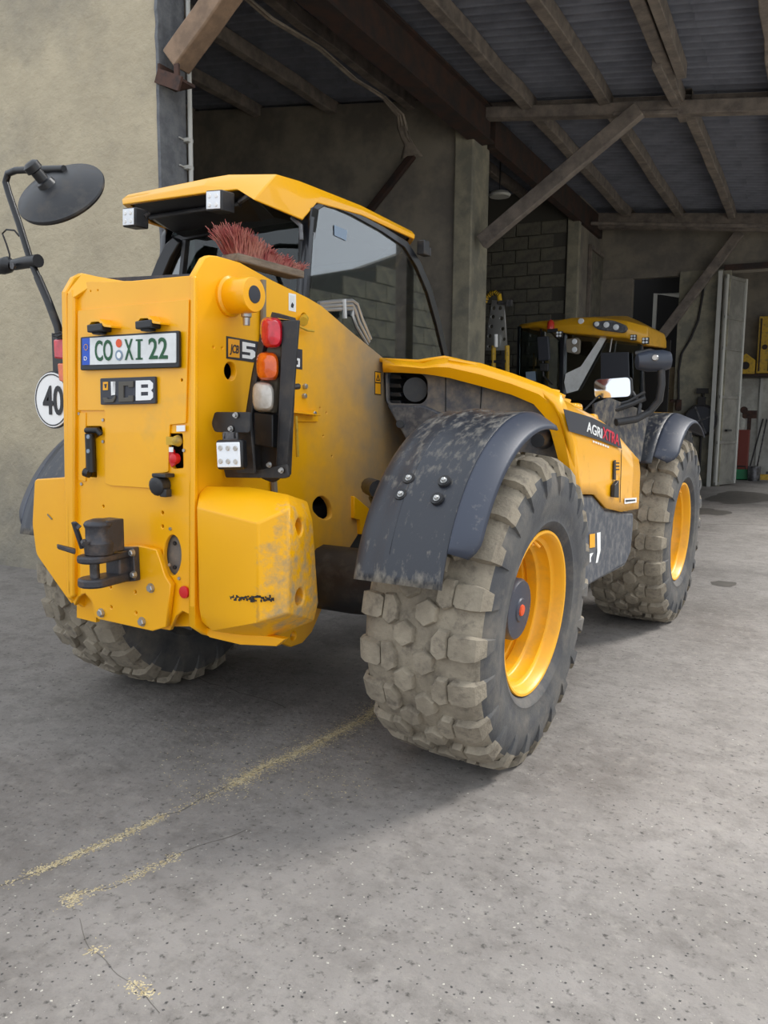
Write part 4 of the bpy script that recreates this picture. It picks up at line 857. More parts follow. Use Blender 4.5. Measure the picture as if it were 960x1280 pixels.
# ------------------------------------------------------------------ hood over the engine
S = [
 [(.105, .47, 1.655), (.33, .46, 1.640), (.40, .46, 1.648), (.47, .46, 1.655), (.60, .45, 1.62), (.72, .44, 1.585), (.88, .42, 1.532), (.99, .39, 1.485), (1.055, .36, 1.44), (1.09, .36, 1.38), (1.10, .42, 1.28), (1.10, .50, 1.16), (1.10, .565, 1.035)],
 [(.105, .60, 1.65), (.33, .60, 1.635), (.40, .60, 1.645), (.47, .60, 1.652), (.60, .60, 1.615), (.72, .60, 1.575), (.88, .60, 1.515), (.99, .60, 1.462), (1.055, .60, 1.41), (1.09, .60, 1.36), (1.10, .62, 1.26), (1.10, .64, 1.14), (1.10, .66, 1.03)],
 [(.105, .82, 1.62), (.33, .82, 1.61), (.40, .82, 1.615), (.47, .82, 1.61), (.60, .82, 1.575), (.72, .82, 1.53), (.88, .82, 1.475), (.99, .82, 1.425), (1.055, .82, 1.385), (1.09, .82, 1.34), (1.10, .82, 1.25), (1.10, .82, 1.13), (1.10, .82, 1.015)],
 [(.105, 1.02, 1.58), (.33, 1.02, 1.57), (.40, 1.02, 1.56), (.47, 1.02, 1.55), (.60, 1.02, 1.52), (.72, 1.02, 1.48), (.88, 1.02, 1.43), (.99, 1.02, 1.395), (1.055, 1.02, 1.36), (1.09, 1.02, 1.31), (1.10, 1.02, 1.22), (1.10, 1.02, 1.08), (1.10, 1.03, .93)],
 [(.105, 1.3, 1.5), (.33, 1.3, 1.48), (.40, 1.3, 1.47), (.47, 1.3, 1.46), (.60, 1.3, 1.43), (.72, 1.3, 1.39), (.88, 1.3, 1.355), (.99, 1.3, 1.325), (1.055, 1.3, 1.295), (1.09, 1.3, 1.25), (1.10, 1.3, 1.17), (1.10, 1.3, 1.05), (1.10, 1.3, .885)],
 [(.105, 1.66, 1.38), (.33, 1.66, 1.36), (.40, 1.66, 1.34), (.47, 1.66, 1.32), (.60, 1.66, 1.29), (.72, 1.66, 1.26), (.88, 1.66, 1.23), (.99, 1.66, 1.205), (1.055, 1.66, 1.175), (1.09, 1.66, 1.14), (1.10, 1.66, 1.07), (1.10, 1.66, .98), (1.10, 1.66, .868)],
]
m = MB(); m.grid(S); bmesh.ops.subdivide_edges(m.bm, edges=m.bm.edges, cuts=1, use_grid_fill=True, smooth=.25)
hood = m.build('engine_hood', 'yellow_hood', T, True, solid=.02)
m = MB(); fr = [Vector(p) for p in S[-1]]; m.prism([p+Vector((0, -.02, 0)) for p in fr]+[Vector((.105, 1.64, .87))], (0, .02, 0)); m.build('hood_front', 'yellow_hood', T)
# rear facing yellow band (lip) along the hood's rear edge
e0 = [(479, 449), (505, 452), (530, 455), (545, 450), (562, 448), (600, 455), (640, 468), (680, 482), (700, 492), (707, 506), (713, 530), (718, 560), (722, 612)]
e1 = [(479, 464), (505, 464.5), (530, 466), (545, 468), (562, 471), (600, 481), (640, 492), (668, 504), (682, 520), (690, 540), (696, 562), (702, 585), (712, 618)]
ys = [.47, .46, .455, .45, .45, .44, .43, .42, .41, .42, .45, .49, .55]
rows = [[at(a[0], a[1], y=y-.005), at((a[0]+b[0])/2, (a[1]+b[1])/2, y=y-.03), at(b[0], b[1], y=y-.01), at(b[0], b[1], y=y+.05)] for a, b, y in zip(e0, e1, ys)]
m = MB(); m.grid(rows); m.build('hood_rear_edge', 'yellow_hood', T, True, solid=.012)
m = MB(); m.tube([at(u, v, y=y-.012) for (u, v), y in zip([(562, 450), (600, 457), (640, 470), (680, 485), (705, 497)], [.45]*5)], .012, 8); m.build('hood_rib', 'yellow_hood', T, True)
# louvres on the top
for i in range(7):
    c = Vector((.91+.004*i, .66+i*.07, 1.492-.020*i)); m = MB(); m.prism([c+Vector((-.16, 0, .03)), c+Vector((.05, 0, -.012)), c+Vector((.05, .03, .016)), c+Vector((-.16, .03, .058))], (0, .010, -.004)); m.build('louvre', 'yellow_hood', hood, bevel=.003)
m = MB(); m.box((.86, 1.2, 1.425), (.08, .10, .06)); m.build('hood_catch', 'yellow_hood', T, bevel=.02); m = MB(); m.box((.9, 1.38, 1.36), (.07, .08, .08)); m.build('hood_catch', 'yellow_hood', T, bevel=.02)
# intake panel facing the rear
plate('duct_panel', rnd(px([(481, 462), (560, 468), (640, 488), (682, 510), (692, 545), (700, 590), (640, 600), (520, 600), (508, 549), (482, 500)], y=.50), .01),
      [rnd(px([(484, 465), (527, 467), (534, 475), (534, 497), (527, 505), (484, 504)], y=.50), .02)], .03, 'panel_dusty', T, .004, N_)
m = MB(); m.prism(px([(480, 460), (540, 462), (540, 510), (480, 510)], y=.62), (0, .02, 0)); m.build('intake_back', 'dark', T)
m = MB(); m.tube([at(518, 487, y=.6), at(519, 487, y=.515)], [.055, .06], 20); ren(m.build('intake_pipe', 'black', T, True), 'round air intake')
for i, v in enumerate((468, 479, 490, 500)):
    m = MB(); m.prism(px([(484, v), (500, v+.5), (502, v+6), (484, v+5.5)], y=.53), (0, .06, 0)); m.build('intake_fin', 'black', T, bevel=.004)
m = MB(); m.prism(px([(483, 506), (530, 507), (560, 520), (562, 545), (508, 552)], y=.485), (0, .02, 0)); m.build('duct_shield', 'tank', T, bevel=.01)
m = MB(); m.tube([at(500, 530, y=.49), at(500, 530, y=.47)], .02, 12); m.build('shield_knob', 'black', T, True)
for a, b in (((557, 472), (557, 515)), ((602, 483), (600, 520))):
    m = MB(); m.bar(at(*a, y=.498), at(*b, y=.498), .004, .003); m.build('panel_seam', 'dark', T)
# hood side decal, small items
HX = 1.113
def hx(l, d=0): return px(l, x=HX+d)
m = MB(); m.prism(hx([(704, 511), (740, 522), (773, 539), (777, 561), (745, 549), (711, 539)], .001), (.0015, 0, 0)); sdl = m.build('side_decal', 'decal', T)
txt_px('AGRI', 733.5, (526.5, 534.5), 752.5, (539, 548), 0, 'white_paint', sdl, .015, x=HX+.004, shear=.15)
txt_px('XTRA', 752.5, (533, 541), 773.8, (547, 557), 0, 'red_print', sdl, .015, x=HX+.004, shear=.15)
for k in range(7):
    m = MB(); u = 741+k*3; v = 550.5+k*1.1; m.prism(hx([(u, v), (u+2, v+.7), (u+2, v+3.0), (u, v+2.4)], .001), (.001, 0, 0)); m.build('small_print', 'white_paint', T)
m = MB(); m.prism(hx([(766.5, 576), (768.5, 575), (768.5, 600), (766, 599)], .001), (.006, 0, 0)); m.build('latch_slot', 'black', T)
m = MB(); m.prism(hx([(769, 575), (775, 575), (775, 592), (769, 592)], .001), (.001, 0, 0)); ys = m.build('yellow_sticker', 'yellow_print', T)
for v in (578, 582, 586): m = MB(); m.prism(hx([(770, v), (774, v), (774, v+1.6), (770, v+1.6)], .0025), (.001, 0, 0)); m.build('print_line', 'dark_print', ys)
m = MB(); m.prism(hx([(764, 606), (769, 600), (769, 622), (763, 621)], .001), (.02, 0, 0)); m.build('hood_handle', 'black', T, bevel=.003)
m = MB(); m.prism(hx([(780.5, 623), (795.5, 622), (795.5, 628), (780.5, 630)], .001), (.0015, 0, 0)); st = m.build('white_sticker', 'white_paint', T); m = MB(); m.prism(hx([(782, 625), (794, 624.2), (794, 626), (782, 627.4)], .003), (.001, 0, 0)); m.build('print_line', 'dark_print', st)
m = MB(); m.bar(hx([(777, 562)], .002)[0], hx([(775, 628)], .002)[0], .003, .003); m.build('panel_gap', 'dark', T)
# side cover (tank) below the hood
tk = hx([(714, 619), (742, 619), (757, 637), (792, 641), (792, 655), (789, 690), (783, 705), (735, 733), (722, 738), (716, 700)], -.015)
m = MB(); V = [m.bm.verts.new(p) for p in tk]; tk2 = [p+Vector((.0, 0, 0)) for p in tk]
top_r = [Vector((p.x-.5, p.y, p.z)) for p in tk]
pts_mid = []
m.bm.free(); m = MB()
bot = lambda p: Vector((p.x-.10, p.y+.0, p.z-.08))
m.prism(tk, (-.5, 0, 0)); side = m.build('side_cover', 'tank', T, bevel=.015)
m = MB(); lo3 = [tk[6], tk[7], tk[8]]; m.prism([lo3[0], lo3[2], lo3[2]+Vector((-.12, 0, -.07)), lo3[0]+Vector((-.12, 0, -.07))], (-.3, 0, .03)); m.build('cover_skirt', 'tank', T, bevel=.01)
m = MB(); m.prism(px([(737, 668), (743.5, 667), (743.5, 684), (737, 685)], x=1.1005), (.001, 0, 0)); m.build('yellow_badge', 'yellow_print', T)
m = MB(); m.prism(px([(746, 666), (750.5, 665), (750.5, 688), (747, 703), (744.5, 704), (746.5, 690)], x=1.1005), (.001, 0, 0)); m.prism(px([(737, 692), (741.5, 691), (738.5, 697), (738.5, 702), (737, 703)], x=1.1005), (.001, 0, 0)); m.build('letter_fragment', 'white_paint', T)
# ------------------------------------------------------------------ fenders
def fender(name, cy, R0, zc, a0, a1, na0, xin, xmid, xout, parent, mt='plastic', sg=1, bolts=False, ridges=True):
    prof = [(xin, -.05), (xin+.012, -.012), (xin+.03, 0)]
    n_ = 10
    for k in range(1, n_): x = xin+.03+(xmid-xin-.03)*k/n_; prof.append((x, (.010 if ridges and k in (3, 4) else 0)))
    prof += [(xmid, 0)]
    rows = []; NA = 36
    for i in range(NA+1):
        a = math.radians(a0+(a1-a0)*i/NA); rows.append([(sg*x, cy-(R0+d)*math.cos(a), zc+(R0+d)*math.sin(a)) for x, d in prof])
    m = MB(); m.grid(rows); f = m.build(name, mt, parent, True, solid=.008)
    rows = []
    for i in range(NA+1):
        t_ = i/NA; a = math.radians(na0+(a1-na0)*t_); w = min(1, (math.radians(a0) and 1)); cutw = 1
        if i < 3: cutw = (.55, .82, .96)[i]
        xo = xmid+(xout-xmid)*cutw
        rows.append([(sg*xmid, cy-R0*math.cos(a), zc+R0*math.sin(a)), (sg*(xmid+(xo-xmid)*.12), cy-(R0-.004)*math.cos(a), zc+(R0-.004)*math.sin(a)), (sg*(xmid+(xo-xmid)*.90), cy-(R0-.046)*math.cos(a), zc+(R0-.046)*math.sin(a)), (sg*xo, cy-(R0-.062)*math.cos(a), zc+(R0-.062)*math.sin(a))])
    m = MB(); m.grid(rows); m.build('fender_edge', 'plastic_blue', f, True, solid=.008)
    return f
ff = fender('fender', 0, .735, .665, 12.5, 98, 22, .725, 1.08, 1.165, T, bolts=True)
for (u, v) in ((511, 598), (555, 601), (501, 618), (546, 623)):
    # seat the bolts on the fender's surface
    for k in range(400):
        t_ = 2.0+k*.005; d = (FV + RV*((u-480)/FPX) + UV*((640-v)/FPX)); p = CAM+d*t_
        if math.hypot(p.y, p.z-.665) < .752 and p.x < 1.08: break
    nn = Vector((0, p.y, p.z-.665)).normalized()
    m = MB(); m.lathe([(-.004, .024), (.004, .022), (.001, .014)], p, nn, 18); m.build('bolt_recess', 'black', ff, True)
    m = MB(); m.lathe([(0, .012), (.004, .012)], p, nn, 12); m.hexa(p+nn*.003, nn, .008, .010); m.build('bolt', 'bolt', ff)
# moulded crease running down the fender
rows = []
for i in range(14):
    a = math.radians(20+i*3.2); w = .012*math.sin(PI*(i+.3)/13.6); R1 = .742
    rows.append([(.875+dx2, -(R1+dd)*math.cos(a), .665+(R1+dd)*math.sin(a)) for dx2, dd in ((-w*1.6, -.004), (-w*.4, .006), (0, .009), (w*.6, .004), (w*1.4, -.004))])
m = MB(); m.grid(rows); m.build('moulded_crease', 'plastic', ff, True)
fender('fender', 2.69, .745, .665, 36, 122, 40, .60, 1.07, 1.20, T)
fender('fender', 0, .75, .665, 12.5, 104, 16, .70, 1.08, 1.20, T, sg=-1)
fender('fender', 2.69, .735, .665, 36, 110, 40, .70, 1.05, 1.16, T, sg=-1)
m = MB(); m.prism([at(742, 505, y=1.75), at(762, 497, y=1.78), at(812, 516, y=2.1), at(806, 545, y=2.05), at(801, 578, y=1.98), at(770, 562, y=1.80), at(745, 535, y=1.72)], (-.02, .03, 0)); m.build('mud_panel', 'mud_panel', T, bevel=.006)
m = MB(); m.tube([at(672, 551, x=1.0), at(684, 548, x=.95)], [.03, .05], 12); m.build('fender_stay', 'black', ff, True)
# front light and mirror on the right
ay = 1.95
m = MB(); m.tube([at(826, 452, y=ay), at(827, 480, y=ay), at(824, 500, y=ay), at(812, 515, y=ay), at(795, 524, y=ay-.1), at(770, 528, y=ay-.2)], .022, 10); fa = m.build('front_light_arm', 'black', T, True)
c = at(818, 452, y=ay); m = MB(); m.lathe([(-.13, .015), (-.12, .045), (-.06, .062), (.03, .062), (.07, .05), (.08, .02)], at(822, 451, y=ay), (.85, .5, .05), 14); m.build('light_pod', 'pod', fa, True)
m = MB(); m.lathe([(0, .02), (.01, .015)], at(819, 447, y=ay-.08), (0, -1, 0), 12); m.build('pod_bolt', 'bolt', fa)
m = MB(); m.tube([at(795, 443, y=ay), at(812, 440, y=ay), at(830, 445, y=ay)], .02, 8); m.build('upper_stay', 'black', fa, True)
ym = 1.9
m = MB(); m.prism(rnd(px([(741.5, 474), (789, 470), (790.5, 497), (742.5, 499.5)], y=ym), .03), (0, .04, 0)); mh = m.build('front_mirror', 'black', T, bevel=.01)
gm = [p+Vector((0, (p.z-1.56)*.07-.006, 0)) for p in rnd(px([(743, 475), (787.5, 471.5), (789, 495.5), (744, 498)], y=ym-.004), .028)]
m = MB(); m.prism(gm, (0, .003, 0)); mg = m.build('mirror_glass', 'mirror_glass', mh)
m = MB(); m.tube([at(790, 490, y=ym+.03), at(800, 505, y=ym+.03), at(798, 520, y=ym)], .012, 8); m.build('mirror_stay', 'black', mh, True)
m = MB(); m.tube([at(728, 515, y=1.6), at(745, 498, y=1.8), at(750, 494, y=ym)], .006, 6); m.build('mirror_wire', 'rope', mh, True)
m = MB(); m.tube([at(700, 530, y=1.75), at(745, 520, y=1.8), at(790, 505, y=1.9), at(806, 498, y=1.95)], .016, 8); m.tube([at(740, 514, y=1.8), at(785, 502, y=1.9), at(806, 490, y=1.95)], .010, 8); m.build('hose_run', 'black', T, True)
# ------------------------------------------------------------------ broom head lying on the tower
bt = thing('broom_head', 'worn broom head with red bristles lying on the tower behind the cab window', 'broom', tuple(at(300, 322, x=.09)))
def bl(p): return Vector(p)-bt.location
pa, pb_, = at(287, 322, x=.06), at(371, 344, x=.06); ax = (pb_-pa); 
m = MB(); m.bar(bl(pa), bl(pb_), .085, .032); m.build('wooden_head', 'old_wood', bt, bevel=.006)
m = MB(); rb = random.Random(5); up = Vector((0, 0, 1))
for k in range(1700):
    t_ = rb.random(); s = rb.uniform(-.036, .036); base = bl(pa+ax*t_+Vector((s, 0, .014))); hgt = (.125-.085*min(1, t_*1.5) if t_ < .66 else .045+.01*math.sin(t_*20))*rb.uniform(.8, 1.08)
    lean = Vector((rb.uniform(-.35, .35)+s*6, (-.45+t_*1.4)+rb.uniform(-.3, .3), 1)).normalized(); lean = (lean+Vector((0, rb.uniform(-.2, .2), 0))).normalized()
    mid_ = base+lean*hgt*.55; tip = base+lean*hgt+Vector((rb.uniform(-.012, .012), rb.uniform(-.014, .014), rb.uniform(-.02, 0)))
    m.tube([base, mid_, tip], [.0022, .002, .0012], 3, False)
o = m.build('bristles', 'bristle', bt); o['kind'] = 'stuff'
# ================================================================== SECOND MACHINE, inside the hall, facing the camera
F = thing('loader', 'second yellow cabbed loader standing inside the hall behind the telehandler', 'loader')
fy = 8.8
def fp(l, y=fy): return px(l, y=y)
_r0 = [(648, 405, 412, fy+.25), (672, 401, 408, fy), (692, 401, 415, fy-.1), (712, 397, 417, fy-.15), (745, 396, 419, fy-.2), (785, 401, 422, fy-.15), (811, 408, 432, fy+.05)]
_t = [at(u, v, y=y) for u, v, w_, y in _r0]; _l = [at(u, w_, y=y) for u, v, w_, y in _r0]
_t = [Vector((_t[0].x, fy+1.3, _t[0].z-.03))]+_t+[Vector((_t[-1].x-.02, fy+1.3, _t[-1].z))]; _l = [Vector((_l[0].x, fy+1.3, _l[0].z-.03))]+_l+[Vector((_l[-1].x-.02, fy+1.3, _l[-1].z+.05))]
plan = [(p.x, p.y) for p in _t]; topz = [p.z for p in _t]; lowz = [p.z for p in _l]; NPL = len(plan)
bm = bmesh.new(); L0 = [bm.verts.new((x, y, z)) for (x, y), z in zip(plan, lowz)]; L1 = [bm.verts.new((x+(.03 if x < -1.5 else -.03)*0, y-.02, (a+b)/2)) for (x, y), a, b in zip(plan, topz, lowz)]; L2 = [bm.verts.new((-1.5+(x+1.5)*.97, fy+.5+(y-fy-.5)*.93, z)) for (x, y), z in zip(plan, topz)]; L3 = [bm.verts.new((-1.5+(x+1.5)*.6, fy+.5+(y-fy-.5)*.6, max(topz)+.02)) for x, y in plan]
for A_, B_ in ((L0, L1), (L1, L2), (L2, L3)):
    for k in range(NPL): bm.faces.new((A_[k], A_[(k+1) % NPL], B_[(k+1) % NPL], B_[k]))
bm.faces.new(L3); bm.faces.new(L0[::-1]); bmesh.ops.recalc_face_normals(bm, faces=bm.faces); me = bpy.data.meshes.new('cab_roof'); bm.to_mesh(me); bm.free()
o = link('cab_roof', me, 'cab_paint_far', F, True); k_ = o.modifiers.new('b', 'BEVEL'); k_.width = .03; k_.segments = 3; k_.limit_method = 'ANGLE'
yl = fy-.26
m = MB(); m.prism(rnd(px([(741, 402), (765, 400), (781, 406), (783, 412), (778, 416), (748, 412), (741, 408)], y=yl), .05), (0, .12, 0)); lc = m.build('roof_light_cluster', 'tank', F, bevel=.008)
for u, v, r in ((746, 405, .035), (758, 406, .042), (770, 409, .042)): m = MB(); m.lathe([(0, r), (.015, r*.9), (.02, r*.4)], at(u, v, y=yl), (0, -1, 0), 16); m.build('headlamp', 'lamp_glass', lc, True)
m = MB(); m.lathe([(0, .045), (.02, .04), (.025, .02)], at(726.5, 401.5, y=fy-.16), (-.1, -1, 0), 16); m.build('roof_lamp', 'lamp_glass', F, True)
bx_, bz = at(689, 408, y=fy-.1).x, at(689, 408, y=fy-.1).z
m = MB(); m.lathe([(0, .055), (.09, .052), (.12, .03), (.135, .01)], (bx_, fy-.12, bz-.04), Z, 16); ren(m.build('beacon', 'beacon_red', F, True), 'dull red warning beacon')
m = MB(); m.box((bx_+.03, fy-.08, bz-.06), (.16, .1, .05)); m.build('beacon_base', 'black', F)
def lampbox(u, v, s, y=fy-.2):
    c = at(u, v, y=y); m = MB(); m.box(c, (s, .06, s)); o = m.build('work_lamp', 'black', F, bevel=.006); m = MB()
    for i in (-1, 1):
        for j in (-1, 1): m.lathe([(0, s*.2), (.01, s*.16)], c+Vector((i*s*.24, -.03, j*s*.24)), (0, -1, 0), 10)
    m.build('lamp_face', 'lamp_glass', o)
lampbox(699.5, 418, .09); lampbox(792, 422, .08); lampbox(807, 426, .09)
# glazed cab body
def post(u0, v0, u1, v1, w, y, nm='cab_pillar', mt='frame_black'):
    m = MB(); m.bar(at(u0, v0, y=y), at(u1, v1, y=y), w, w); return m.build(nm, mt, F, bevel=.008)
post(704, 412, 702, 496, .07, fy); post(650, 408, 648, 500, .06, fy+.2); post(800, 418, 803, 500, .07, fy+.1)
m = MB(); m.prism(px([(704, 414), (800, 420), (802, 500), (703, 500)], y=fy+.03), (0, .01, 0)); m.build('windscreen', 'glass', F)
m = MB(); m.prism(px([(650, 410), (704, 412), (703, 500), (649, 500)], y=fy+.12), (0, .01, 0)); m.build('side_window', 'glass', F)
m = MB(); m.prism([(-2.3, fy+1.3, 1.2), (-.6, fy+1.3, 1.2), (-.6, fy+1.3, 2.55), (-2.3, fy+1.3, 2.62)], (0, .05, 0)); m.build('cab_back', 'dark', F)
m = MB(); m.prism(px([(752, 419), (759, 420), (722, 488), (708, 492), (705, 478), (707, 467), (726, 458)], y=fy-.05), (0, .03, 0)); ren(m.build('reflection_strip', 'white', F, bevel=.004), 'pale slanted windscreen reflection built as a strip')  # white plate stands in for a reflection on the windscreen
m = MB(); m.prism(px([(751, 441), (785, 440), (786, 472), (751, 474)], y=fy-.1), (0, .04, 0)); m.build('roller_blind', 'decal', F)
m = MB(); m.tube([at(765, 422, y=fy-.08), at(762, 440, y=fy-.08)], .012, 6); m.build('wiper_arm', 'bolt', F)
m = MB(); m.prism(rnd(px([(707, 424), (722, 422), (725, 426), (724, 441), (721, 443), (708, 440)], y=fy-.3), .02), (0, .06, 0)); mm_ = m.build('indicator_housing', 'grey_dust', F, bevel=.01)
for v in (427, 437): m = MB(); m.lathe([(0, .04), (.01, .03)], at(718, v, y=fy-.31), (0, -1, 0), 14); m.build('lens', 'lamp_glass', mm_, True)
m = MB(); m.prism(rnd(px([(671, 421), (685, 420), (687, 450), (673, 451)], y=fy-.35), .02), (0, .06, 0)); m.build('mirror', 'decal', F, bevel=.01)
m = MB(); m.prism(rnd(px([(674, 454), (685, 454), (685, 464), (675, 464)], y=fy-.35), .015), (0, .05, 0)); m.build('wide_mirror', 'black', F, bevel=.01)
m = MB(); m.tube([at(676, 412, y=fy-.1), at(677, 422, y=fy-.3), at(679, 470, y=fy-.3), at(690, 480, y=fy)], .015, 6); m.build('mirror_bracket', 'black', F, True)
m = MB(); m.prism(px([(657, 465), (669, 464), (670, 476), (658, 477)], y=fy+.08), (0, .004, 0)); ren(m.build('window_sticker', 'grey_print', F), 'pale green-grey sticker')
m = MB(); m.prism([(-2.4, fy-.02, .7), (-2.4, fy-.02, 1.45), (-2.4, fy+1.6, 1.45), (-2.4, fy+1.6, .7)], (1.85, 0, 0)); m.build('body', 'cab_paint_far', F, bevel=.03)
m = MB(); m.prism([(-2.0, fy-.9, .8), (-2.0, fy-.95, 1.25), (-2.0, fy, 1.5), (-2.0, fy, .8)], (1.0, 0, 0)); m.build('bonnet', 'black', F, bevel=.03)
for i, (x, y) in enumerate(((-2.35, fy+.4), (-.62, fy+.4), (-2.35, fy+1.9), (-.62, fy+1.9))):
    w = w0.copy(); C.objects.link(w); w.parent = F; w.location = (x, y, AZ); w.rotation_euler = (0, 0, 0 if x > -1.5 else PI)
    for ch in w0.children:
        c = ch.copy(); C.objects.link(c); c.parent = w
m = MB(); m.box((-1.5, fy+.8, .75), (1.4, 2.6, .2)); m.build('chassis', 'black', F)
# ------------------------------------------------------------------ perforated arm with yellow hose behind the column
G = thing('perforated_arm', 'grey perforated steel arm with a yellow hose, just right of the plastered column', 'implement')
gy = 8.1
holes = [circ(at(u, v, y=gy), r, X, Z, 12) for u, v, r in ((617, 385, .03), (625, 385, .03), (616, 396, .03), (614, 408, .03), (627, 398, .03), (628, 411, .03), (612, 420, .03), (630, 424, .025), (611, 433, .02))]
plate('arm_plate', px([(615, 375), (629, 376), (631, 392), (634, 438), (607, 438), (610, 405)], y=gy), holes, .03, 'bolt', G, .003, N_)
m = MB(); m.tube([at(606, 378, y=gy-.05), at(609, 371, y=gy-.05), at(614, 367, y=gy-.05), at(620, 366, y=gy-.05), at(624, 369, y=gy-.05), at(625, 376, y=gy-.05)], .035, 10); m.build('hose', 'hose_yellow', G, True)
m = MB()
for k in range(10):
    t_ = k/9*4; i = min(3, int(t_)); P4 = [at(606, 378, y=gy-.05), at(609, 371, y=gy-.05), at(614, 367, y=gy-.05), at(620, 366, y=gy-.05), at(624, 369, y=gy-.05)]
    a = P4[i].lerp(P4[i+1], t_-i); d = (P4[i+1]-P4[i]).normalized(); m.lathe([(-.005, .039), (.005, .039)], a, d, 10)
m.build('hose_rings', 'black', G)
m = MB(); m.tube([at(622, 378, y=gy-.04), at(637, 379, y=gy-.04)], .03, 8); m.box(at(637, 379, y=gy-.04), (.07, .07, .09)); m.build('cross_bar', 'steel', G)
m = MB(); m.tube([at(620, 418, y=gy-.06), at(620, 434, y=gy-.06)], .028, 8); m.build('bottle_jack', 'white_paint', G, True)
for u in (617, 634): m = MB(); m.tube([at(u, 432, y=gy), at(u, 520, y=gy)], .035, 8); m.build('yellow_leg', 'lever', G, True)
m = MB(); m.box(at(622, 452, y=gy), (.3, .06, .04)); m.box(at(622, 562, y=gy)+Vector((0, 0, .0)), (.3, .5, .06)); m.bar(at(612, 438, y=gy), Vector((at(612, 438, y=gy).x, gy, 0)), .05, .05); m.bar(at(630, 438, y=gy), Vector((at(630, 438, y=gy).x, gy, 0)), .05, .05); m.build('stand', 'black', G)
# lamp under the roof
t = thing('ceiling_lamp', 'small round lamp under the roof right of the column', 'lamp', (0, 0, 0), BA)
m = MB(); m.lathe([(0, .16), (.03, .18), (.07, .15), (.1, .05)], (-2.62, 9.7, 4.86), Z, 24); m.build('lamp_shade', 'pipe', t, True); m = MB(); m.tube([(-2.62, 9.7, 4.9), (-2.62, 9.7, roofz(-2.62))], .012, 6); m.build('lamp_stem', 'black', t)
# ------------------------------------------------------------------ things by the back wall
def wbp(x, y, z): return (x, y, z)
t = thing('fire_extinguisher', 'faded red extinguisher hanging on the back wall above the front fender', 'extinguisher', (0, 0, 0), BA)
m = MB(); m.lathe([(0, .08), (.02, .1), (.45, .1), (.5, .06), (.52, .03)], (-.70, YB-.1, 1.25), Z, 18); m.build('cylinder', 'extinguisher', t, True); m = MB(); m.tube([(-.70, YB-.1, 1.77), (-.70, YB-.1, 1.83), (-.62, YB-.12, 1.84)], .018, 8); m.tube([(-.7, YB-.1, 1.8), (-.8, YB-.12, 1.86), (-.72, YB-.1, 1.96), (-.55, YB-.1, 1.95)], .012, 6); m.build('valve', 'rope', t, True)
t = tag(bld(MB().tube([(-.02, YB-.04, 4.2), (-.02, YB-.04, 3.8), (-.08, YB-.04, 3.3), (-.2, YB-.04, 2.95), (-.36, YB-.04, 2.65), (-.4, YB-.04, 2.3), (-.38, YB-.04, 1.9), (-.36, YB-.04, 1.5)], .022, 8).build('wall_hose', 'rope', None, True)), 'black hose hanging in a curve down the back wall', 'hose')
t = thing('valve_wheel', 'dark round spoked wheel on a pole against the back wall', 'wheel', (0, 0, 0), BA)
c = (.08, YB-.14, 1.32)
m = MB(); m.tube([(c[0]+.3*math.cos(a), c[1], c[2]+.3*math.sin(a)) for a in [2*PI*k/32 for k in range(33)]], .022, 8); m.build('wheel_rim', 'rope', t, True)
m = MB(); m.lathe([(0, .29), (.01, .29)], c, Y, 32); m.build('wheel_disc', 'decal', t)
for k in range(4): m = MB(); m.bar((c[0], c[1]-.01, c[2]), (c[0]+.29*math.cos(k*PI/2+.4), c[1]-.01, c[2]+.29*math.sin(k*PI/2+.4)), .03, .02, (0, 1, 0)); m.build('spoke', 'steel', t)
m = MB(); m.tube([(c[0]+.02, YB-.08, 0), (c[0]+.02, YB-.08, 1.95)], .025, 8); m.box((c[0], YB-.1, 1.9), (.22, .08, .1)); m.box((c[0], YB-.1, 1.7), (.14, .1, .16)); m.build('pole', 'rope', t, True)
t = tag(bld(MB().box((-.36, YB-.06, 1.62), (.1, .1, .22)).box((-.47, YB-.06, 1.7), (.12, .06, .06)).build('tap', 'rust', None, bevel=.01)), 'rusty tap below the hanging hose', 'tap')
# far room clutter
t = thing('yellow_cabinet', 'tall yellow metal cabinet standing on the far ledge', 'cabinet', (0, 0, 0), BA)
m = MB(); m.box((.98, YR-.3, 3.05), (.3, .36, 1.3)); m.build('body', 'lever', t, bevel=.01); m = MB(); m.box((1.08, YR-.49, 3.05), (.03, .02, 1.2)); m.box((.88, YR-.49, 3.05), (.03, .02, 1.2)); m.build('door_edge', 'steel_beam', t)
m = MB(); m.lathe([(0, .06), (.02, .05)], (.98, YR-.49, 3.0), (0, -1, 0), 16); m.build('dial', 'steel_beam', t)
t = thing('small_yellow_box', 'small yellow box with a gable top on the far ledge', 'box', (0, 0, 0), BA)
m = MB(); m.prism([(.42, YR-.55, 2.39), (.8, YR-.55, 2.39), (.8, YR-.55, 2.7), (.6, YR-.55, 2.86), (.42, YR-.55, 2.72)], (0, .2, 0)); m.build('body', 'lever', t, bevel=.01); m = MB(); m.lathe([(0, .09), (.01, .09)], (.6, YR-.57, 2.58), (0, -1, 0), 14); m.build('round_front', 'steel_beam', t)
t = thing('bench_grinder', 'white and grey machine on a red-brown cabinet beyond the door', 'machine', (0, 0, 0), BA)
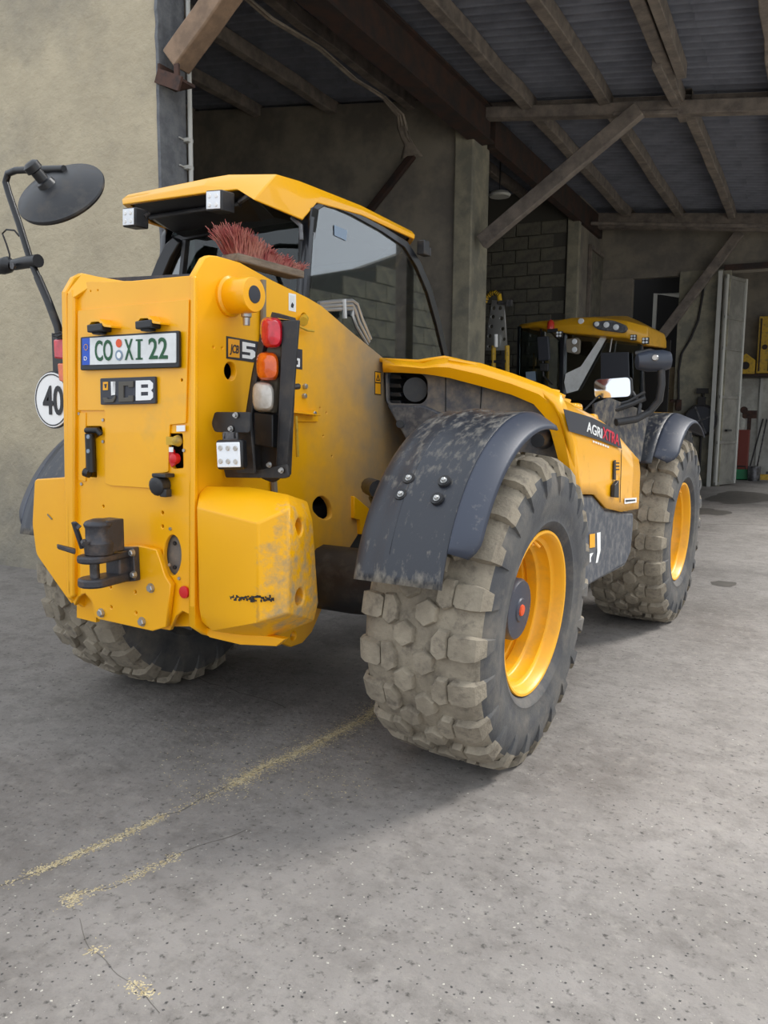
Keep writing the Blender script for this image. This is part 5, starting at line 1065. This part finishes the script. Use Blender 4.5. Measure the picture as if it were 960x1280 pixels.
m = MB(); m.box((.6, YR-.9, .55), (.4, .4, 1.1)); m.build('cabinet', 'tool_red', t, bevel=.01); m = MB(); m.lathe([(0, .1), (.2, .12), (.3, .06)], (.6, YR-.95, 1.1), Z, 14); m.build('motor', 'white_wall', t, True); m = MB(); m.box((.78, YR-.95, 1.45), (.3, .12, .18)); m.box((.78, YR-.95, 1.25), (.08, .1, .3)); m.lathe([(0, .08), (.05, .08)], (.66, YR-1.02, 1.55), (0, -1, 0), 14); m.build('head', 'rust', t)
labs = ['long-handled shovel leaning by the dark column', 'iron bar leaning between the two shovels', 'rake leaning at the right edge of the picture', 'pale wooden pole leaning at the right edge']
for i, (x, dx2, mt, cat) in enumerate(((.98, .16, 'rope', 'shovel'), (1.08, .1, 'steel', 'bar'), (1.2, -.1, 'bolt', 'rake'), (1.32, -.12, 'old_wood', 'pole'))):
    t = thing(('shovel', 'iron_bar', 'rake', 'wooden_pole')[i], labs[i], cat, (0, 0, 0), BA)
    p, q = Vector((x-dx2, YR-.8, .1)), Vector((x+dx2*.3, YR-.25, 1.35)); m = MB(); m.tube([p, q], .018, 6); m.build('shaft', mt, t, True)
    if i in (0, 2): m = MB(); m.box(p+Vector((0, 0, .02)), (.22, .02, .26 if i == 0 else .06)); m.build('blade', 'steel', t, bevel=.005)
t = thing('green_toolbox', 'green plastic box on the floor beyond the door', 'box', (0, 0, 0), BA)
m = MB(); m.box((.72, 16.6, .12), (.34, .25, .22)); m.build('box', 'tool_green', t, bevel=.02); m = MB(); m.tube([(.62, 16.6, .22), (.64, 16.6, .3), (.8, 16.6, .3), (.82, 16.6, .22)], .015, 6); m.build('handle', 'black', t, True)
t = tag(bld(MB().lathe([(0, .12), (.3, .14), (.32, .13)], (1.0, 16.4, 0), Z, 16).build('bucket', 'steel', None, True)), 'grey bucket beside the green box', 'bucket')
t = tag(bld(MB().box((1.35, 16.9, .06), (.6, .14, .12), Matrix.Rotation(.2, 3, 'Z')).build('timber_offcut', 'lever', None, bevel=.01)), 'yellowish timber offcut on the far floor', 'wood')
# ================================================================== grain and chips on the floor
def gpt(u, v): p = at(u, v, z=0); return p
def scatter(name, pts_, sizes, mt, label, cat, el=2.0, seed=1):
    r = random.Random(seed); vs_, fs_ = [], []
    for p, s in zip(pts_, sizes):
        a = r.random()*PI; ca, sa = math.cos(a), math.sin(a); b = len(vs_); h = s*.45
        for lx, ly, lz in ((el, 0, .5), (0, 1, .4), (-el, 0, .5), (0, -1, .4), (0, 0, 1.1)): vs_.append((p[0]+(lx*ca-ly*sa)*s, p[1]+(lx*sa+ly*ca)*s, max(.0003, lz*h)))
        for q in ((0, 1, 4), (1, 2, 4), (2, 3, 4), (3, 0, 4), (3, 2, 1), (3, 1, 0)): fs_.append([b+i for i in q])
    me = bpy.data.meshes.new(name); me.from_pydata(vs_, [], fs_); o = link(name, me, mt); o['kind'] = 'stuff'; o['label'] = label; o['category'] = cat; return o
rg = random.Random(11)
def along(path, n, w):
    P_ = [gpt(*q) for q in path]; L_ = [(b-a).length for a, b in zip(P_, P_[1:])]; tot = sum(L_); out = []
    for _ in range(n):
        d = rg.random()*tot; i = 0
        while d > L_[i]: d -= L_[i]; i += 1
        c = P_[i].lerp(P_[i+1], d/L_[i]); dens = noise.noise(c*2.2)+noise.noise(c*7)*.6
        if dens < -.35 and rg.random() < .8: continue
        out.append(c+Vector((rg.gauss(0, w), rg.gauss(0, w), 0)))
    return out
main = [(-60, 1135), (0, 1108), (75, 1078), (150, 1046), (200, 1022), (245, 1002), (290, 982), (330, 958), (375, 940), (420, 917), (455, 898), (475, 880)]
g = along(main, 4200, .012)+along(main[5:], 2200, .035)+along([(85, 1124), (95, 1118), (140, 1108), (180, 1090), (225, 1068)], 420, .012)+along([(86, 1120), (94, 1130)], 120, .014)+along([(165, 1228), (185, 1245)], 110, .012)+along([(115, 1185), (125, 1190)], 40, .012)
gp = [gpt(rg.uniform(200, 470), rg.uniform(900, 1000)) for _ in range(500)]
g += gp
scatter('spilled_grain', g, [rg.uniform(.0014, .0028) for _ in g], 'grain', 'golden spilled grain lying along the crack in the floor', 'grain')
ch = [gpt(rg.uniform(-50, 1010), 660+620*rg.random()**.8) for _ in range(1500)]
ch = [p for p in ch if p.y < 9 and not (p.x < -2.3 and p.y > 1.3)]
scatter('pale_chips', ch, [(.0008+.003*rg.random()**3)*(1+max(0, p.y)*.15) for p in ch], 'chip', 'tiny pale chips strewn over the concrete floor', 'debris', 1.4, 2)
ch = [gpt(rg.uniform(-50, 1010), 700+580*rg.random()) for _ in range(1100)]; ch = [p for p in ch if p.y < 6 and not (p.x < -2.3 and p.y > 1.3)]
scatter('dark_crumbs', ch, [rg.uniform(.0015, .004) for p in ch], 'stone', 'small dark crumbs of dirt strewn over the floor', 'dirt', 1.3, 4)
# hairline cracks: thin dark recess strips
def crack(path, w, nm='floor_crack'):
    P_ = [gpt(*q) for q in path]; Q = []
    for a, b in zip(P_, P_[1:]):
        for k in range(8): c = a.lerp(b, k/8); Q.append(c+Vector((noise.noise(c*9)*.02, noise.noise(c*9+Vector((5, 0, 0)))*.02, 0)))
    rows = []
    for a, b in zip(Q, Q[1:]):
        d = (b-a).normalized(); s = Vector((-d.y, d.x, 0))*w*(.5+abs(noise.noise(a*20))); rows.append([a+s+Z*.0006, a-s+Z*.0006])
    m = MB(); m.grid(rows); return m.build(nm, 'crack', bpy.data.objects['floor'])
crack(main, .004); crack([(85, 1124), (140, 1108), (225, 1068), (330, 1030)], .0025); crack([(868, 657), (905, 655), (975, 657)], .02, 'floor_joint'); crack([(230, 843), (300, 865), (380, 892)], .004); crack([(100, 1150), (110, 1185), (165, 1230), (210, 1280)], .0010)

def dark_patch(u, v, rx, ry, sd):  # irregular darker patches lying on the floor
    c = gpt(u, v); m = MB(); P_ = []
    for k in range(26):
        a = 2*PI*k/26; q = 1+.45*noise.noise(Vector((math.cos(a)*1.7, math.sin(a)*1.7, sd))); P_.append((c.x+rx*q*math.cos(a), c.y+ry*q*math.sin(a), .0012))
    m.bm.faces.new([m.bm.verts.new(p) for p in P_]); m.build('floor_patch', 'dark_patch', bpy.data.objects['floor'])
dark_patch(905, 730, .10, .13, 1); dark_patch(925, 622, .55, 1.2, 5); dark_patch(880, 640, .3, .5, 9)
